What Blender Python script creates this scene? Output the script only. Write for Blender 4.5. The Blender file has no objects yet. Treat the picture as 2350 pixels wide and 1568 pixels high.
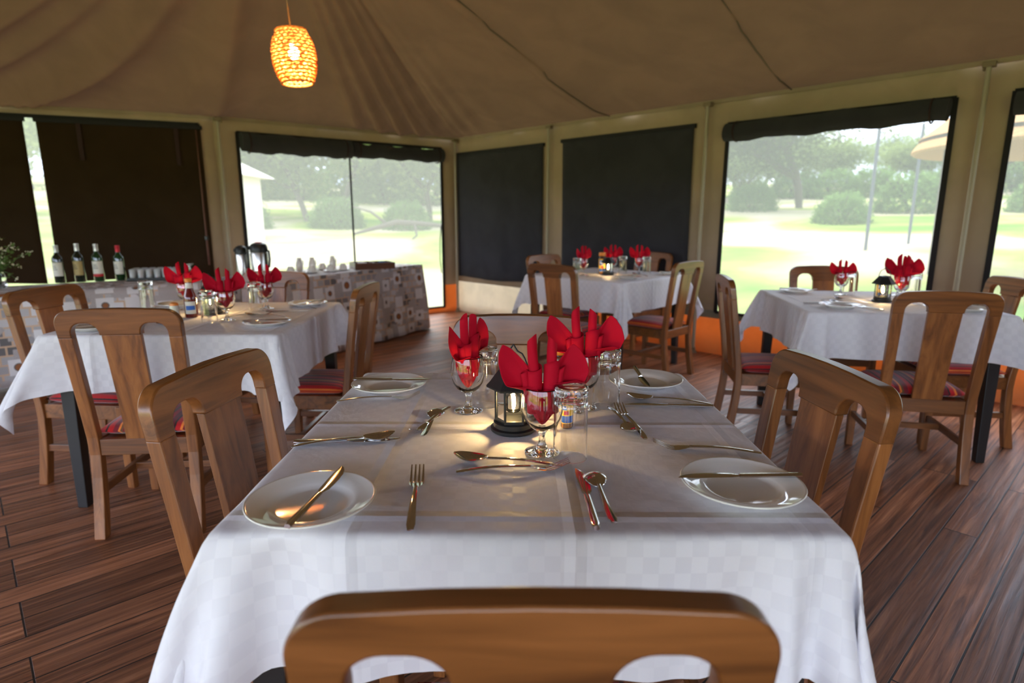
import bpy, bmesh, math, random
import numpy as np
from mathutils import Vector, Matrix, noise
from math import pi, sin, cos, radians, atan, sqrt, exp, hypot, atan2

SC = bpy.context.scene
COL = SC.collection
RND = random.Random(7)

# ---------------------------------------------------------------- camera
F_PX = 1375.0
cam = bpy.data.cameras.new('camera')
cam.sensor_width = 36.0
cam.lens = F_PX / 2350.0 * 36.0
cam.clip_start = 0.05
cam.clip_end = 400
cam.dof.use_dof = True
cam.dof.focus_distance = 1.35
cam.dof.aperture_fstop = 3.2
cam_ob = bpy.data.objects.new('camera', cam)
COL.objects.link(cam_ob)
cam_ob.location = (0, 0, 1.22)
cam_ob.rotation_euler = (pi/2 - atan(284.0/F_PX), 0, radians(0.83))
SC.camera = cam_ob

# ---------------------------------------------------------------- view + world
SC.view_settings.view_transform = 'Standard'
SC.view_settings.look = 'None'
SC.view_settings.gamma = 1.0
SC.view_settings.use_curve_mapping = False
SC.view_settings.exposure = 2.65
SC.cycles.use_denoising = True
SC.cycles.max_bounces = 12
SC.cycles.diffuse_bounces = 5
SC.cycles.glossy_bounces = 5
SC.cycles.transmission_bounces = 10
SC.cycles.transparent_max_bounces = 16
SC.cycles.sample_clamp_indirect = 6.0
SC.cycles.caustics_reflective = False
SC.cycles.caustics_refractive = True
SC.cycles.blur_glossy = 0.5

world = bpy.data.worlds.new('overcast_sky')
SC.world = world
world.use_nodes = True
nt = world.node_tree
nt.nodes.clear()
wo = nt.nodes.new('ShaderNodeOutputWorld')
bg = nt.nodes.new('ShaderNodeBackground')
tc = nt.nodes.new('ShaderNodeTexCoord')
nz = nt.nodes.new('ShaderNodeTexNoise'); nz.inputs['Scale'].default_value = 2.2; nz.inputs['Detail'].default_value = 5
cr = nt.nodes.new('ShaderNodeValToRGB')
cr.color_ramp.elements[0].position = 0.35; cr.color_ramp.elements[0].color = (0.52, 0.66, 1.0, 1)
cr.color_ramp.elements[1].position = 0.62; cr.color_ramp.elements[1].color = (0.82, 0.88, 1.0, 1)
nt.links.new(tc.outputs['Generated'], nz.inputs['Vector'])
nt.links.new(nz.outputs['Fac'], cr.inputs['Fac'])
nt.links.new(cr.outputs['Color'], bg.inputs['Color'])
bg.inputs['Strength'].default_value = 1.5
nt.links.new(bg.outputs['Background'], wo.inputs['Surface'])

sun = bpy.data.lights.new('sun', 'SUN')
sun.energy = 1.6
sun.angle = radians(25)
sun.color = (1.0, 0.97, 0.92)
sun_ob = bpy.data.objects.new('sun', sun)
COL.objects.link(sun_ob)
sun_ob.rotation_euler = (radians(38), 0, radians(200))   # high hazy sun beyond the right windows

# ================================================================ materials
MATS = {}

def newmat(name):
    m = bpy.data.materials.new(name)
    m.use_nodes = True
    n = m.node_tree
    n.nodes.clear()
    out = n.nodes.new('ShaderNodeOutputMaterial')
    MATS[name] = m
    return m, n, out

def N(n, kind, **kw):
    x = n.nodes.new('ShaderNode' + kind)
    for k, v in kw.items():
        if k in x.inputs:
            x.inputs[k].default_value = v
        else:
            setattr(x, k, v)
    return x

def c4(c):
    return (c[0], c[1], c[2], 1.0)

def pbr(name, col, rough=0.5, metal=0.0, spec=0.5, coat=0.0, emit=None, estr=0.0, trans=0.0, ior=1.45, bump=None, sheen=0.0):
    m, n, out = newmat(name)
    p = N(n, 'BsdfPrincipled')
    p.inputs['Base Color'].default_value = c4(col)
    p.inputs['Roughness'].default_value = rough
    p.inputs['Metallic'].default_value = metal
    p.inputs['Specular IOR Level'].default_value = spec
    p.inputs['Coat Weight'].default_value = coat
    p.inputs['Transmission Weight'].default_value = trans
    p.inputs['Sheen Weight'].default_value = sheen
    p.inputs['IOR'].default_value = ior
    if emit:
        p.inputs['Emission Color'].default_value = c4(emit)
        p.inputs['Emission Strength'].default_value = estr
    if bump:
        tcn = N(n, 'TexCoord'); t = N(n, 'TexNoise', Scale=bump[0], Detail=4.0)
        b = N(n, 'Bump', Strength=bump[1], Distance=bump[2])
        n.links.new(tcn.outputs['Object'], t.inputs['Vector'])
        n.links.new(t.outputs['Fac'], b.inputs['Height'])
        n.links.new(b.outputs['Normal'], p.inputs['Normal'])
    n.links.new(p.outputs[0], out.inputs['Surface'])
    return m

def ramp(n, stops):
    r = N(n, 'ValToRGB')
    e = r.color_ramp.elements
    while len(e) < len(stops):
        e.new(0.5)
    for i, (p, c) in enumerate(stops):
        e[i].position = p; e[i].color = c4(c)
    return r

def wood(name, dark, mid, light, rough=0.32, axis='Z', coat=0.2):
    m, n, out = newmat(name)
    tcn = N(n, 'TexCoord')
    mp = N(n, 'Mapping')
    sc = {'X': (1.3, 16, 16), 'Y': (16, 1.3, 16), 'Z': (16, 16, 1.3)}[axis]
    mp.inputs['Scale'].default_value = sc
    oi = N(n, 'ObjectInfo')
    mul = N(n, 'VectorMath', operation='SCALE')
    cmb = N(n, 'CombineXYZ')
    n.links.new(oi.outputs['Random'], cmb.inputs[0]); n.links.new(oi.outputs['Random'], cmb.inputs[2])
    n.links.new(cmb.outputs[0], mul.inputs[0]); mul.inputs['Scale'].default_value = 40
    add = N(n, 'VectorMath', operation='ADD')
    n.links.new(tcn.outputs['Object'], mp.inputs['Vector'])
    n.links.new(mp.outputs[0], add.inputs[0]); n.links.new(mul.outputs[0], add.inputs[1])
    t = N(n, 'TexNoise', Scale=1.6, Detail=7.0, Roughness=0.6, Distortion=0.9)
    n.links.new(add.outputs[0], t.inputs['Vector'])
    r = ramp(n, [(0.30, dark), (0.5, mid), (0.72, light)])
    n.links.new(t.outputs['Fac'], r.inputs['Fac'])
    hs = N(n, 'HueSaturation')
    mr = N(n, 'MapRange'); mr.inputs['To Min'].default_value = 0.82; mr.inputs['To Max'].default_value = 1.18
    n.links.new(oi.outputs['Random'], mr.inputs['Value']); n.links.new(mr.outputs[0], hs.inputs['Value'])
    n.links.new(r.outputs['Color'], hs.inputs['Color'])
    p = N(n, 'BsdfPrincipled', Roughness=rough)
    p.inputs['Coat Weight'].default_value = coat
    p.inputs['Coat Roughness'].default_value = 0.22
    n.links.new(hs.outputs['Color'], p.inputs['Base Color'])
    b = N(n, 'Bump', Strength=0.12, Distance=0.002)
    n.links.new(t.outputs['Fac'], b.inputs['Height'])
    n.links.new(b.outputs['Normal'], p.inputs['Normal'])
    n.links.new(p.outputs[0], out.inputs['Surface'])
    return m

W_Z = wood('teak_vertical', (0.11, 0.035, 0.009), (0.23, 0.080, 0.021), (0.34, 0.128, 0.036), axis='Z')
W_X = wood('teak_crosswise', (0.085, 0.028, 0.007), (0.18, 0.062, 0.015), (0.26, 0.092, 0.025), axis='X')
W_Y = wood('teak_lengthwise', (0.085, 0.026, 0.008), (0.16, 0.055, 0.016), (0.22, 0.08, 0.026), axis='Y')
BOXWOOD = wood('dark_box_wood', (0.05, 0.015, 0.006), (0.11, 0.035, 0.013), (0.17, 0.06, 0.022), axis='X')
BLACKWOOD = pbr('black_painted_wood', (0.012, 0.010, 0.010), rough=0.45, coat=0.1)
STEEL = pbr('polished_steel', (0.66, 0.66, 0.67), rough=0.09, metal=1.0)
STEEL2 = pbr('brushed_steel', (0.60, 0.59, 0.57), rough=0.22, metal=1.0)
CERAMIC = pbr('white_glazed_ceramic', (0.83, 0.81, 0.75), rough=0.08, coat=0.6)
BLACKPLASTIC = pbr('black_plastic', (0.012, 0.013, 0.014), rough=0.38)
ORANGECAP = pbr('orange_plastic', (0.85, 0.27, 0.03), rough=0.35)
REDPLASTIC = pbr('red_plastic', (0.6, 0.02, 0.02), rough=0.35)
POLE = pbr('grey_green_metal', (0.33, 0.285, 0.205), rough=0.6, bump=(30, 0.1, 0.002))
BRACKET = pbr('dark_bronze_metal', (0.20, 0.15, 0.09), rough=0.6)
GUYPOLE = pbr('galvanised_pole', (0.07, 0.08, 0.10), rough=0.6)
EDGE = pbr('black_canvas_edging', (0.012, 0.011, 0.012), rough=0.85)
SEAMM = pbr('brown_seam_tape', (0.13, 0.095, 0.060), rough=0.9)
STRAP = pbr('maroon_strap', (0.026, 0.009, 0.008), rough=0.85)
LABELW = pbr('cream_paper', (0.74, 0.72, 0.64), rough=0.7)
LABELGOLD = pbr('gold_paper', (0.42, 0.31, 0.12), rough=0.45)
LABELY = pbr('yellow_paper', (0.88, 0.52, 0.06), rough=0.5)
LABELB = pbr('blue_paper', (0.03, 0.13, 0.50), rough=0.5)
LABELR = pbr('red_paper', (0.55, 0.02, 0.03), rough=0.5)
WHITEINK = pbr('white_print', (0.9, 0.9, 0.9), rough=0.6)
KETCHUP = pbr('dark_red_sauce', (0.13, 0.006, 0.004), rough=0.15, coat=0.5)
SPICE = pbr('ground_spice', (0.48, 0.20, 0.05), rough=0.8)
WINEGLASS = pbr('dark_wine_glass', (0.008, 0.014, 0.008), rough=0.06, coat=0.6)
WINEGREEN = pbr('green_wine_glass', (0.012, 0.045, 0.014), rough=0.06, coat=0.6)
FOILRED = pbr('red_foil', (0.50, 0.02, 0.04), rough=0.35, metal=0.4)
FOILSILVER = pbr('silver_foil', (0.6, 0.6, 0.62), rough=0.3, metal=0.8)
PAPERSACHET = pbr('paper_sachet', (0.8, 0.8, 0.78), rough=0.6)
BLUESACHET = pbr('blue_sachet', (0.05, 0.12, 0.25), rough=0.5)

def glassmat(name, col=(1, 1, 1), rough=0.0, ior=1.5):
    m, n, out = newmat(name)
    g = N(n, 'BsdfGlass', Roughness=rough, IOR=ior)
    g.inputs['Color'].default_value = c4(col)
    n.links.new(g.outputs[0], out.inputs['Surface'])
    return m
GLASS = glassmat('clear_glass')
CLOUDY = pbr('cloudy_glass', (0.92, 0.95, 0.94), rough=0.25, trans=0.55, ior=1.4)

def thinglass(name, tint=(1, 1, 1), ior=1.45):
    m, n, out = newmat(name)
    t = N(n, 'BsdfTransparent'); t.inputs[0].default_value = c4(tint)
    g = N(n, 'BsdfGlossy', Roughness=0.03)
    f = N(n, 'Fresnel', IOR=ior)
    mx = N(n, 'MixShader')
    n.links.new(f.outputs[0], mx.inputs[0]); n.links.new(t.outputs[0], mx.inputs[1]); n.links.new(g.outputs[0], mx.inputs[2])
    n.links.new(mx.outputs[0], out.inputs['Surface'])
    return m
PANE = thinglass('clear_lantern_pane', (0.98, 0.98, 0.96))

def screenmat():
    """insect mesh: part see-through, part pale thread that scatters the daylight behind it"""
    m, n, out = newmat('pale_insect_screen')
    t = N(n, 'BsdfTransparent'); t.inputs[0].default_value = c4((0.47, 0.47, 0.45))
    s = N(n, 'BsdfTranslucent'); s.inputs[0].default_value = c4((0.26, 0.26, 0.235))
    mx = N(n, 'MixShader'); mx.inputs[0].default_value = 0.30
    n.links.new(t.outputs[0], mx.inputs[1]); n.links.new(s.outputs[0], mx.inputs[2])
    n.links.new(mx.outputs[0], out.inputs['Surface'])
    return m
SCREEN = screenmat()

def canvas(name, col, transl=0.2, tcol=None, wr=0.5, scale=3.0):
    m, n, out = newmat(name)
    tcn = N(n, 'TexCoord')
    t = N(n, 'TexNoise', Scale=scale, Detail=5.0, Distortion=0.6)
    n.links.new(tcn.outputs['Object'], t.inputs['Vector'])
    t2 = N(n, 'TexNoise', Scale=180.0, Detail=2.0)
    n.links.new(tcn.outputs['Object'], t2.inputs['Vector'])
    lo = tuple(c*0.90 for c in col); hi = tuple(min(1, c*1.08) for c in col)
    r = ramp(n, [(0.35, lo), (0.65, hi)])
    n.links.new(t.outputs['Fac'], r.inputs['Fac'])
    b = N(n, 'Bump', Strength=wr, Distance=0.02)
    ma = N(n, 'Math', operation='MULTIPLY_ADD'); ma.inputs[1].default_value = 0.03
    n.links.new(t2.outputs['Fac'], ma.inputs[0]); n.links.new(t.outputs['Fac'], ma.inputs[2])
    n.links.new(ma.outputs[0], b.inputs['Height'])
    d = N(n, 'BsdfDiffuse', Roughness=0.9)
    n.links.new(r.outputs['Color'], d.inputs['Color']); n.links.new(b.outputs['Normal'], d.inputs['Normal'])
    s = N(n, 'BsdfTranslucent'); s.inputs[0].default_value = c4(tcol or col)
    mx = N(n, 'MixShader'); mx.inputs[0].default_value = transl
    n.links.new(d.outputs[0], mx.inputs[1]); n.links.new(s.outputs[0], mx.inputs[2])
    n.links.new(mx.outputs[0], out.inputs['Surface'])
    return m
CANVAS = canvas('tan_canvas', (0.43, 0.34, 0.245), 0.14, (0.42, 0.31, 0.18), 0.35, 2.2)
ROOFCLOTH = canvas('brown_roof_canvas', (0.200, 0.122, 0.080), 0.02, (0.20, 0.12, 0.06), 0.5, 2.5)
CREAM = canvas('cream_canvas', (0.72, 0.66, 0.56), 0.35, (0.8, 0.72, 0.6), 0.5, 6)
ORANGE = canvas('orange_canvas', (0.60, 0.29, 0.12), 0.35, (0.70, 0.29, 0.09), 0.5, 5)
GREYBAND = canvas('olive_canvas', (0.30, 0.27, 0.20), 0.1, None, 0.4, 5)
BLIND = canvas('charcoal_blind_fabric', (0.050, 0.049, 0.055), 0.02, None, 0.5, 4)
BROWNBLIND = canvas('dark_brown_blind_fabric', (0.042, 0.027, 0.015), 0.05, (0.08, 0.045, 0.018), 0.4, 4)

def clothmat():
    m, n, out = newmat('white_damask_cloth')
    uv = N(n, 'UVMap')
    mp = N(n, 'Mapping'); n.links.new(uv.outputs[0], mp.inputs['Vector'])
    ch = N(n, 'TexChecker', Scale=58.0)
    n.links.new(mp.outputs[0], ch.inputs['Vector'])
    ch.inputs['Color1'].default_value = (1, 1, 1, 1); ch.inputs['Color2'].default_value = (0, 0, 0, 1)
    big = N(n, 'TexNoise', Scale=5.0, Detail=2.0)
    n.links.new(uv.outputs[0], big.inputs['Vector'])
    mr = N(n, 'MapRange'); mr.inputs['From Min'].default_value = 0.35; mr.inputs['From Max'].default_value = 0.65
    mr.inputs['To Min'].default_value = 0.25; mr.inputs['To Max'].default_value = 1.0
    n.links.new(big.outputs['Fac'], mr.inputs['Value'])
    mu = N(n, 'Math', operation='MULTIPLY'); n.links.new(ch.outputs['Fac'], mu.inputs[0]); n.links.new(mr.outputs[0], mu.inputs[1])
    r = ramp(n, [(0.0, (0.83, 0.81, 0.86)), (1.0, (0.765, 0.745, 0.80))])
    n.links.new(mu.outputs[0], r.inputs['Fac'])
    # ironed creases at the thirds of the cloth + soft wrinkles
    sep = N(n, 'SeparateXYZ'); n.links.new(uv.outputs[0], sep.inputs[0])
    hs = None
    for ax, pos in ((0, 0.307), (0, 0.55), (0, 0.80), (1, 0.20), (1, 0.505), (1, 0.78)):
        s1 = N(n, 'Math', operation='SUBTRACT'); s1.inputs[1].default_value = pos
        n.links.new(sep.outputs[ax], s1.inputs[0])
        a1 = N(n, 'Math', operation='ABSOLUTE'); n.links.new(s1.outputs[0], a1.inputs[0])
        k = N(n, 'MapRange'); k.inputs['From Min'].default_value = 0.0; k.inputs['From Max'].default_value = 0.012
        k.inputs['To Min'].default_value = 1.0; k.inputs['To Max'].default_value = 0.0
        n.links.new(a1.outputs[0], k.inputs['Value'])
        if hs is None:
            hs = k.outputs[0]
        else:
            ad = N(n, 'Math', operation='ADD'); n.links.new(hs, ad.inputs[0]); n.links.new(k.outputs[0], ad.inputs[1]); hs = ad.outputs[0]
    wn = N(n, 'TexNoise', Scale=7.0, Detail=4.0, Distortion=1.2); n.links.new(uv.outputs[0], wn.inputs['Vector'])
    m3 = N(n, 'Math', operation='MULTIPLY_ADD'); m3.inputs[1].default_value = 2.4
    n.links.new(wn.outputs['Fac'], m3.inputs[0]); n.links.new(hs, m3.inputs[2])
    b = N(n, 'Bump', Strength=0.6, Distance=0.005)
    n.links.new(m3.outputs[0], b.inputs['Height'])
    p = N(n, 'BsdfPrincipled', Roughness=0.72)
    p.inputs['Sheen Weight'].default_value = 0.15
    p.inputs['Specular IOR Level'].default_value = 0.3
    n.links.new(r.outputs['Color'], p.inputs['Base Color'])
    rr = N(n, 'MapRange'); rr.inputs['To Min'].default_value = 0.75; rr.inputs['To Max'].default_value = 0.5
    n.links.new(mu.outputs[0], rr.inputs['Value']); n.links.new(rr.outputs[0], p.inputs['Roughness'])
    n.links.new(b.outputs['Normal'], p.inputs['Normal'])
    tr = N(n, 'BsdfTranslucent'); tr.inputs[0].default_value = c4((0.7, 0.66, 0.75))
    mx = N(n, 'MixShader'); mx.inputs[0].default_value = 0.12
    n.links.new(p.outputs[0], mx.inputs[1]); n.links.new(tr.outputs[0], mx.inputs[2])
    n.links.new(mx.outputs[0], out.inputs['Surface'])
    return m
DAMASK = clothmat()

def napkinmat():
    m, n, out = newmat('red_napkin_cotton')
    tcn = N(n, 'TexCoord')
    t = N(n, 'TexNoise', Scale=60.0, Detail=3.0); n.links.new(tcn.outputs['Object'], t.inputs['Vector'])
    b = N(n, 'Bump', Strength=0.35, Distance=0.003); n.links.new(t.outputs['Fac'], b.inputs['Height'])
    p = N(n, 'BsdfPrincipled', Roughness=0.75)
    p.inputs['Base Color'].default_value = c4((0.50, 0.0025, 0.022))
    p.inputs['Sheen Weight'].default_value = 0.12
    p.inputs['Sheen Tint'].default_value = c4((0.9, 0.1, 0.1))
    p.inputs['Specular IOR Level'].default_value = 0.15
    n.links.new(b.outputs['Normal'], p.inputs['Normal'])
    tr = N(n, 'BsdfTranslucent'); tr.inputs[0].default_value = c4((0.70, 0.006, 0.030))
    mx = N(n, 'MixShader'); mx.inputs[0].default_value = 0.22
    n.links.new(p.outputs[0], mx.inputs[1]); n.links.new(tr.outputs[0], mx.inputs[2])
    n.links.new(mx.outputs[0], out.inputs['Surface'])
    return m
NAPKIN = napkinmat()

def stripemat():
    m, n, out = newmat('striped_red_shuka')
    tcn = N(n, 'TexCoord'); sep = N(n, 'SeparateXYZ'); n.links.new(tcn.outputs['Object'], sep.inputs[0])
    f = N(n, 'MapRange'); f.inputs['From Min'].default_value = -0.2; f.inputs['From Max'].default_value = 0.2
    n.links.new(sep.outputs[0], f.inputs['Value'])
    r = N(n, 'ValToRGB'); r.color_ramp.interpolation = 'CONSTANT'
    red = (0.50, 0.008, 0.012); dk = (0.035, 0.012, 0.014); orr = (0.80, 0.20, 0.03); mar = (0.18, 0.010, 0.018); pk = (0.35, 0.05, 0.05); br = (0.14, 0.055, 0.02)
    seq = [red, orr, red, dk, red, mar, orr, br, mar, red, dk, pk, mar, orr, red, dk, orr, red, br, red, mar, dk, red, orr, mar, red, dk, red]
    e = r.color_ramp.elements
    rr = random.Random(3); pos = 0.0; ws = [1.0 if s in (red, mar) else 0.42 for s in seq]; tot = sum(ws)
    while len(e) < len(seq): e.new(0.99)
    for i, s in enumerate(seq):
        e[i].position = pos; e[i].color = c4(s); pos += ws[i]/tot
    n.links.new(f.outputs[0], r.inputs['Fac'])
    t = N(n, 'TexNoise', Scale=220.0, Detail=2.0); n.links.new(tcn.outputs['Object'], t.inputs['Vector'])
    b = N(n, 'Bump', Strength=0.3, Distance=0.002); n.links.new(t.outputs['Fac'], b.inputs['Height'])
    p = N(n, 'BsdfPrincipled', Roughness=0.8); p.inputs['Sheen Weight'].default_value = 0.3
    p.inputs['Specular IOR Level'].default_value = 0.3
    n.links.new(r.outputs['Color'], p.inputs['Base Color']); n.links.new(b.outputs['Normal'], p.inputs['Normal'])
    n.links.new(p.outputs[0], out.inputs['Surface'])
    return m
STRIPES = stripemat()

def printmat():
    """patchwork print: grey text-like blocks, white squares, beige bands and brown coffee cups"""
    m, n, out = newmat('coffee_print_cloth')
    uv = N(n, 'UVMap')
    def brick(scale, c1, c2, mort, msize, off=0.5, w=0.5, h=0.5):
        b = N(n, 'TexBrick', Scale=scale); b.inputs['Color1'].default_value = c4(c1); b.inputs['Color2'].default_value = c4(c2)
        b.inputs['Mortar'].default_value = c4(mort); b.inputs['Mortar Size'].default_value = msize
        b.inputs['Brick Width'].default_value = w; b.inputs['Row Height'].default_value = h; b.offset = off
        b.inputs['Bias'].default_value = 0.0
        n.links.new(uv.outputs[0], b.inputs['Vector']); return b
    big = brick(8.0, (0.70, 0.67, 0.70), (0.11, 0.10, 0.105), (0.56, 0.38, 0.26), 0.05, 0.5, 0.62, 0.5)
    txt = brick(60.0, (0.08, 0.07, 0.08), (0.20, 0.17, 0.18), (0.46, 0.41, 0.41), 0.16, 0.4, 0.6, 0.5)
    sel = N(n, 'TexVoronoi', Scale=9.0); sel.distance = 'CHEBYCHEV'; n.links.new(uv.outputs[0], sel.inputs['Vector'])
    sp = N(n, 'SeparateColor'); n.links.new(sel.outputs['Color'], sp.inputs[0])
    gt = N(n, 'Math', operation='GREATER_THAN'); gt.inputs[1].default_value = 0.55; n.links.new(sp.outputs[0], gt.inputs[0])
    mx = N(n, 'Mix', data_type='RGBA'); n.links.new(gt.outputs[0], mx.inputs[0])
    n.links.new(big.outputs['Color'], mx.inputs[6]); n.links.new(txt.outputs['Color'], mx.inputs[7])
    # cups: round dots in a loose grid, inside white squares
    mpc = N(n, 'Mapping'); mpc.inputs['Scale'].default_value = (5.5, 5.5, 1); n.links.new(uv.outputs[0], mpc.inputs['Vector'])
    vd = N(n, 'TexVoronoi', Scale=1.0); vd.inputs['Randomness'].default_value = 0.35; n.links.new(mpc.outputs[0], vd.inputs['Vector'])
    vq = N(n, 'TexVoronoi', Scale=1.0); vq.distance = 'CHEBYCHEV'; vq.inputs['Randomness'].default_value = 0.35; n.links.new(mpc.outputs[0], vq.inputs['Vector'])
    sq = N(n, 'Math', operation='LESS_THAN'); sq.inputs[1].default_value = 0.30; n.links.new(vq.outputs['Distance'], sq.inputs[0])
    mw = N(n, 'Mix', data_type='RGBA'); n.links.new(sq.outputs[0], mw.inputs[0]); n.links.new(mx.outputs[2], mw.inputs[6]); mw.inputs[7].default_value = c4((0.68, 0.66, 0.68))
    ring = N(n, 'Math', operation='LESS_THAN'); ring.inputs[1].default_value = 0.19; n.links.new(vd.outputs['Distance'], ring.inputs[0])
    mg = N(n, 'Mix', data_type='RGBA'); n.links.new(ring.outputs[0], mg.inputs[0]); n.links.new(mw.outputs[2], mg.inputs[6]); mg.inputs[7].default_value = c4((0.12, 0.10, 0.10))
    dot = N(n, 'Math', operation='LESS_THAN'); dot.inputs[1].default_value = 0.16; n.links.new(vd.outputs['Distance'], dot.inputs[0])
    md = N(n, 'Mix', data_type='RGBA'); n.links.new(dot.outputs[0], md.inputs[0]); n.links.new(mg.outputs[2], md.inputs[6]); md.inputs[7].default_value = c4((0.26, 0.085, 0.02))
    p = N(n, 'BsdfPrincipled', Roughness=0.6)
    n.links.new(md.outputs[2], p.inputs['Base Color'])
    n.links.new(p.outputs[0], out.inputs['Surface'])
    return m
PRINT = printmat()

def floormat():
    m, n, out = newmat('teak_plank_floor')
    tcn = N(n, 'TexCoord')
    mp = N(n, 'Mapping'); mp.inputs['Rotation'].default_value = (0, 0, radians(-43.5))
    n.links.new(tcn.outputs['Object'], mp.inputs['Vector'])
    br = N(n, 'TexBrick', Scale=1.0)
    br.inputs['Brick Width'].default_value = 1.7; br.inputs['Row Height'].default_value = 0.112
    br.inputs['Mortar Size'].default_value = 0.0032; br.inputs['Mortar Smooth'].default_value = 0.3
    br.offset = 0.37; br.offset_frequency = 3
    br.inputs['Color1'].default_value = (0, 0, 0, 1); br.inputs['Color2'].default_value = (1, 1, 1, 1); br.inputs['Mortar'].default_value = (0.5, 0.5, 0.5, 1)
    n.links.new(mp.outputs[0], br.inputs['Vector'])
    # wavering grain, stretched along the boards and shifted per board
    m2 = N(n, 'Mapping'); m2.inputs['Scale'].default_value = (0.8, 21, 1); n.links.new(mp.outputs[0], m2.inputs['Vector'])
    sc = N(n, 'VectorMath', operation='SCALE'); sc.inputs['Scale'].default_value = 13.0; n.links.new(br.outputs['Color'], sc.inputs[0])
    ad = N(n, 'VectorMath', operation='ADD'); n.links.new(m2.outputs[0], ad.inputs[0]); n.links.new(sc.outputs[0], ad.inputs[1])
    g = N(n, 'TexNoise', Scale=1.8, Detail=8.0, Roughness=0.65, Distortion=1.1); n.links.new(ad.outputs[0], g.inputs['Vector'])
    r = ramp(n, [(0.28, (0.060, 0.022, 0.008)), (0.44, (0.22, 0.074, 0.025)), (0.58, (0.38, 0.132, 0.045)), (0.74, (0.66, 0.28, 0.11))])
    n.links.new(g.outputs['Fac'], r.inputs['Fac'])
    hv = N(n, 'MapRange'); hv.inputs['To Min'].default_value = 0.60; hv.inputs['To Max'].default_value = 1.35
    sp = N(n, 'SeparateColor'); n.links.new(br.outputs['Color'], sp.inputs[0]); n.links.new(sp.outputs[0], hv.inputs['Value'])
    hs = N(n, 'HueSaturation'); n.links.new(hv.outputs[0], hs.inputs['Value']); n.links.new(r.outputs['Color'], hs.inputs['Color'])
    hs.inputs['Saturation'].default_value = 0.92
    # knots and smoky stains
    st = N(n, 'TexNoise', Scale=3.5, Detail=3.0, Distortion=0.5); n.links.new(ad.outputs[0], st.inputs['Vector'])
    sr = ramp(n, [(0.52, (1, 1, 1)), (0.68, (0.50, 0.44, 0.42))]); n.links.new(st.outputs['Fac'], sr.inputs['Fac'])
    mu = N(n, 'Mix', data_type='RGBA', blend_type='MULTIPLY'); mu.inputs[0].default_value = 0.8
    n.links.new(hs.outputs['Color'], mu.inputs[6]); n.links.new(sr.outputs['Color'], mu.inputs[7])
    gap = N(n, 'Mix', data_type='RGBA'); n.links.new(br.outputs['Fac'], gap.inputs[0]); n.links.new(mu.outputs[2], gap.inputs[6]); gap.inputs[7].default_value = c4((0.012, 0.006, 0.004))
    p = N(n, 'BsdfPrincipled'); p.inputs['Specular IOR Level'].default_value = 0.4; n.links.new(gap.outputs[2], p.inputs['Base Color'])
    rn = N(n, 'TexNoise', Scale=2.2, Detail=5.0); n.links.new(ad.outputs[0], rn.inputs['Vector'])
    ro = N(n, 'MapRange'); ro.inputs['From Min'].default_value = 0.3; ro.inputs['From Max'].default_value = 0.7; ro.inputs['To Min'].default_value = 0.28; ro.inputs['To Max'].default_value = 0.55
    n.links.new(rn.outputs['Fac'], ro.inputs['Value']); n.links.new(ro.outputs[0], p.inputs['Roughness'])
    h = N(n, 'Math', operation='SUBTRACT'); n.links.new(g.outputs['Fac'], h.inputs[0]); n.links.new(br.outputs['Fac'], h.inputs[1])
    b = N(n, 'Bump', Strength=0.45, Distance=0.004); n.links.new(h.outputs[0], b.inputs['Height'])
    n.links.new(b.outputs['Normal'], p.inputs['Normal'])
    n.links.new(p.outputs[0], out.inputs['Surface'])
    return m
FLOOR = floormat()

def groundmat():
    m, n, out = newmat('grass_and_pale_sand')
    tcn = N(n, 'TexCoord')
    t = N(n, 'TexNoise', Scale=0.16, Detail=6.0, Distortion=0.5); n.links.new(tcn.outputs['Object'], t.inputs['Vector'])
    r = ramp(n, [(0.36, (0.10, 0.20, 0.03)), (0.47, (0.25, 0.29, 0.07)), (0.56, (0.40, 0.36, 0.22)), (0.70, (0.50, 0.42, 0.33))])
    n.links.new(t.outputs['Fac'], r.inputs['Fac'])
    d = N(n, 'BsdfDiffuse'); n.links.new(r.outputs['Color'], d.inputs['Color'])
    n.links.new(d.outputs[0], out.inputs['Surface'])
    return m
GROUND = groundmat()

def leafmat(name, col, tl):
    m, n, out = newmat(name)
    d = N(n, 'BsdfDiffuse'); d.inputs[0].default_value = c4(col)
    s = N(n, 'BsdfTranslucent'); s.inputs[0].default_value = c4(tl)
    mx = N(n, 'MixShader'); mx.inputs[0].default_value = 0.45
    n.links.new(d.outputs[0], mx.inputs[1]); n.links.new(s.outputs[0], mx.inputs[2])
    n.links.new(mx.outputs[0], out.inputs['Surface'])
    return m
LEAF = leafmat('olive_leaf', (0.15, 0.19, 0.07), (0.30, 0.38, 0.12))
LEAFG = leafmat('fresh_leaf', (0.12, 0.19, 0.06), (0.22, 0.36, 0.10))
LEAFD = leafmat('dark_acacia_leaf', (0.075, 0.090, 0.040), (0.13, 0.16, 0.06))  # darker leaf tone so the acacias stand out
FLOWER = pbr('cream_blossom', (0.75, 0.72, 0.50), rough=0.8)
BARK = pbr('grey_bark', (0.09, 0.07, 0.055), rough=0.95)
THATCH = pbr('orange_thatch', (0.50, 0.26, 0.09), rough=0.95, bump=(25, 1.0, 0.05))
HUTWALL = pbr('pale_tent_wall', (0.66, 0.62, 0.54), rough=0.95)
STEM = pbr('green_stem', (0.08, 0.14, 0.04), rough=0.8)

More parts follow.
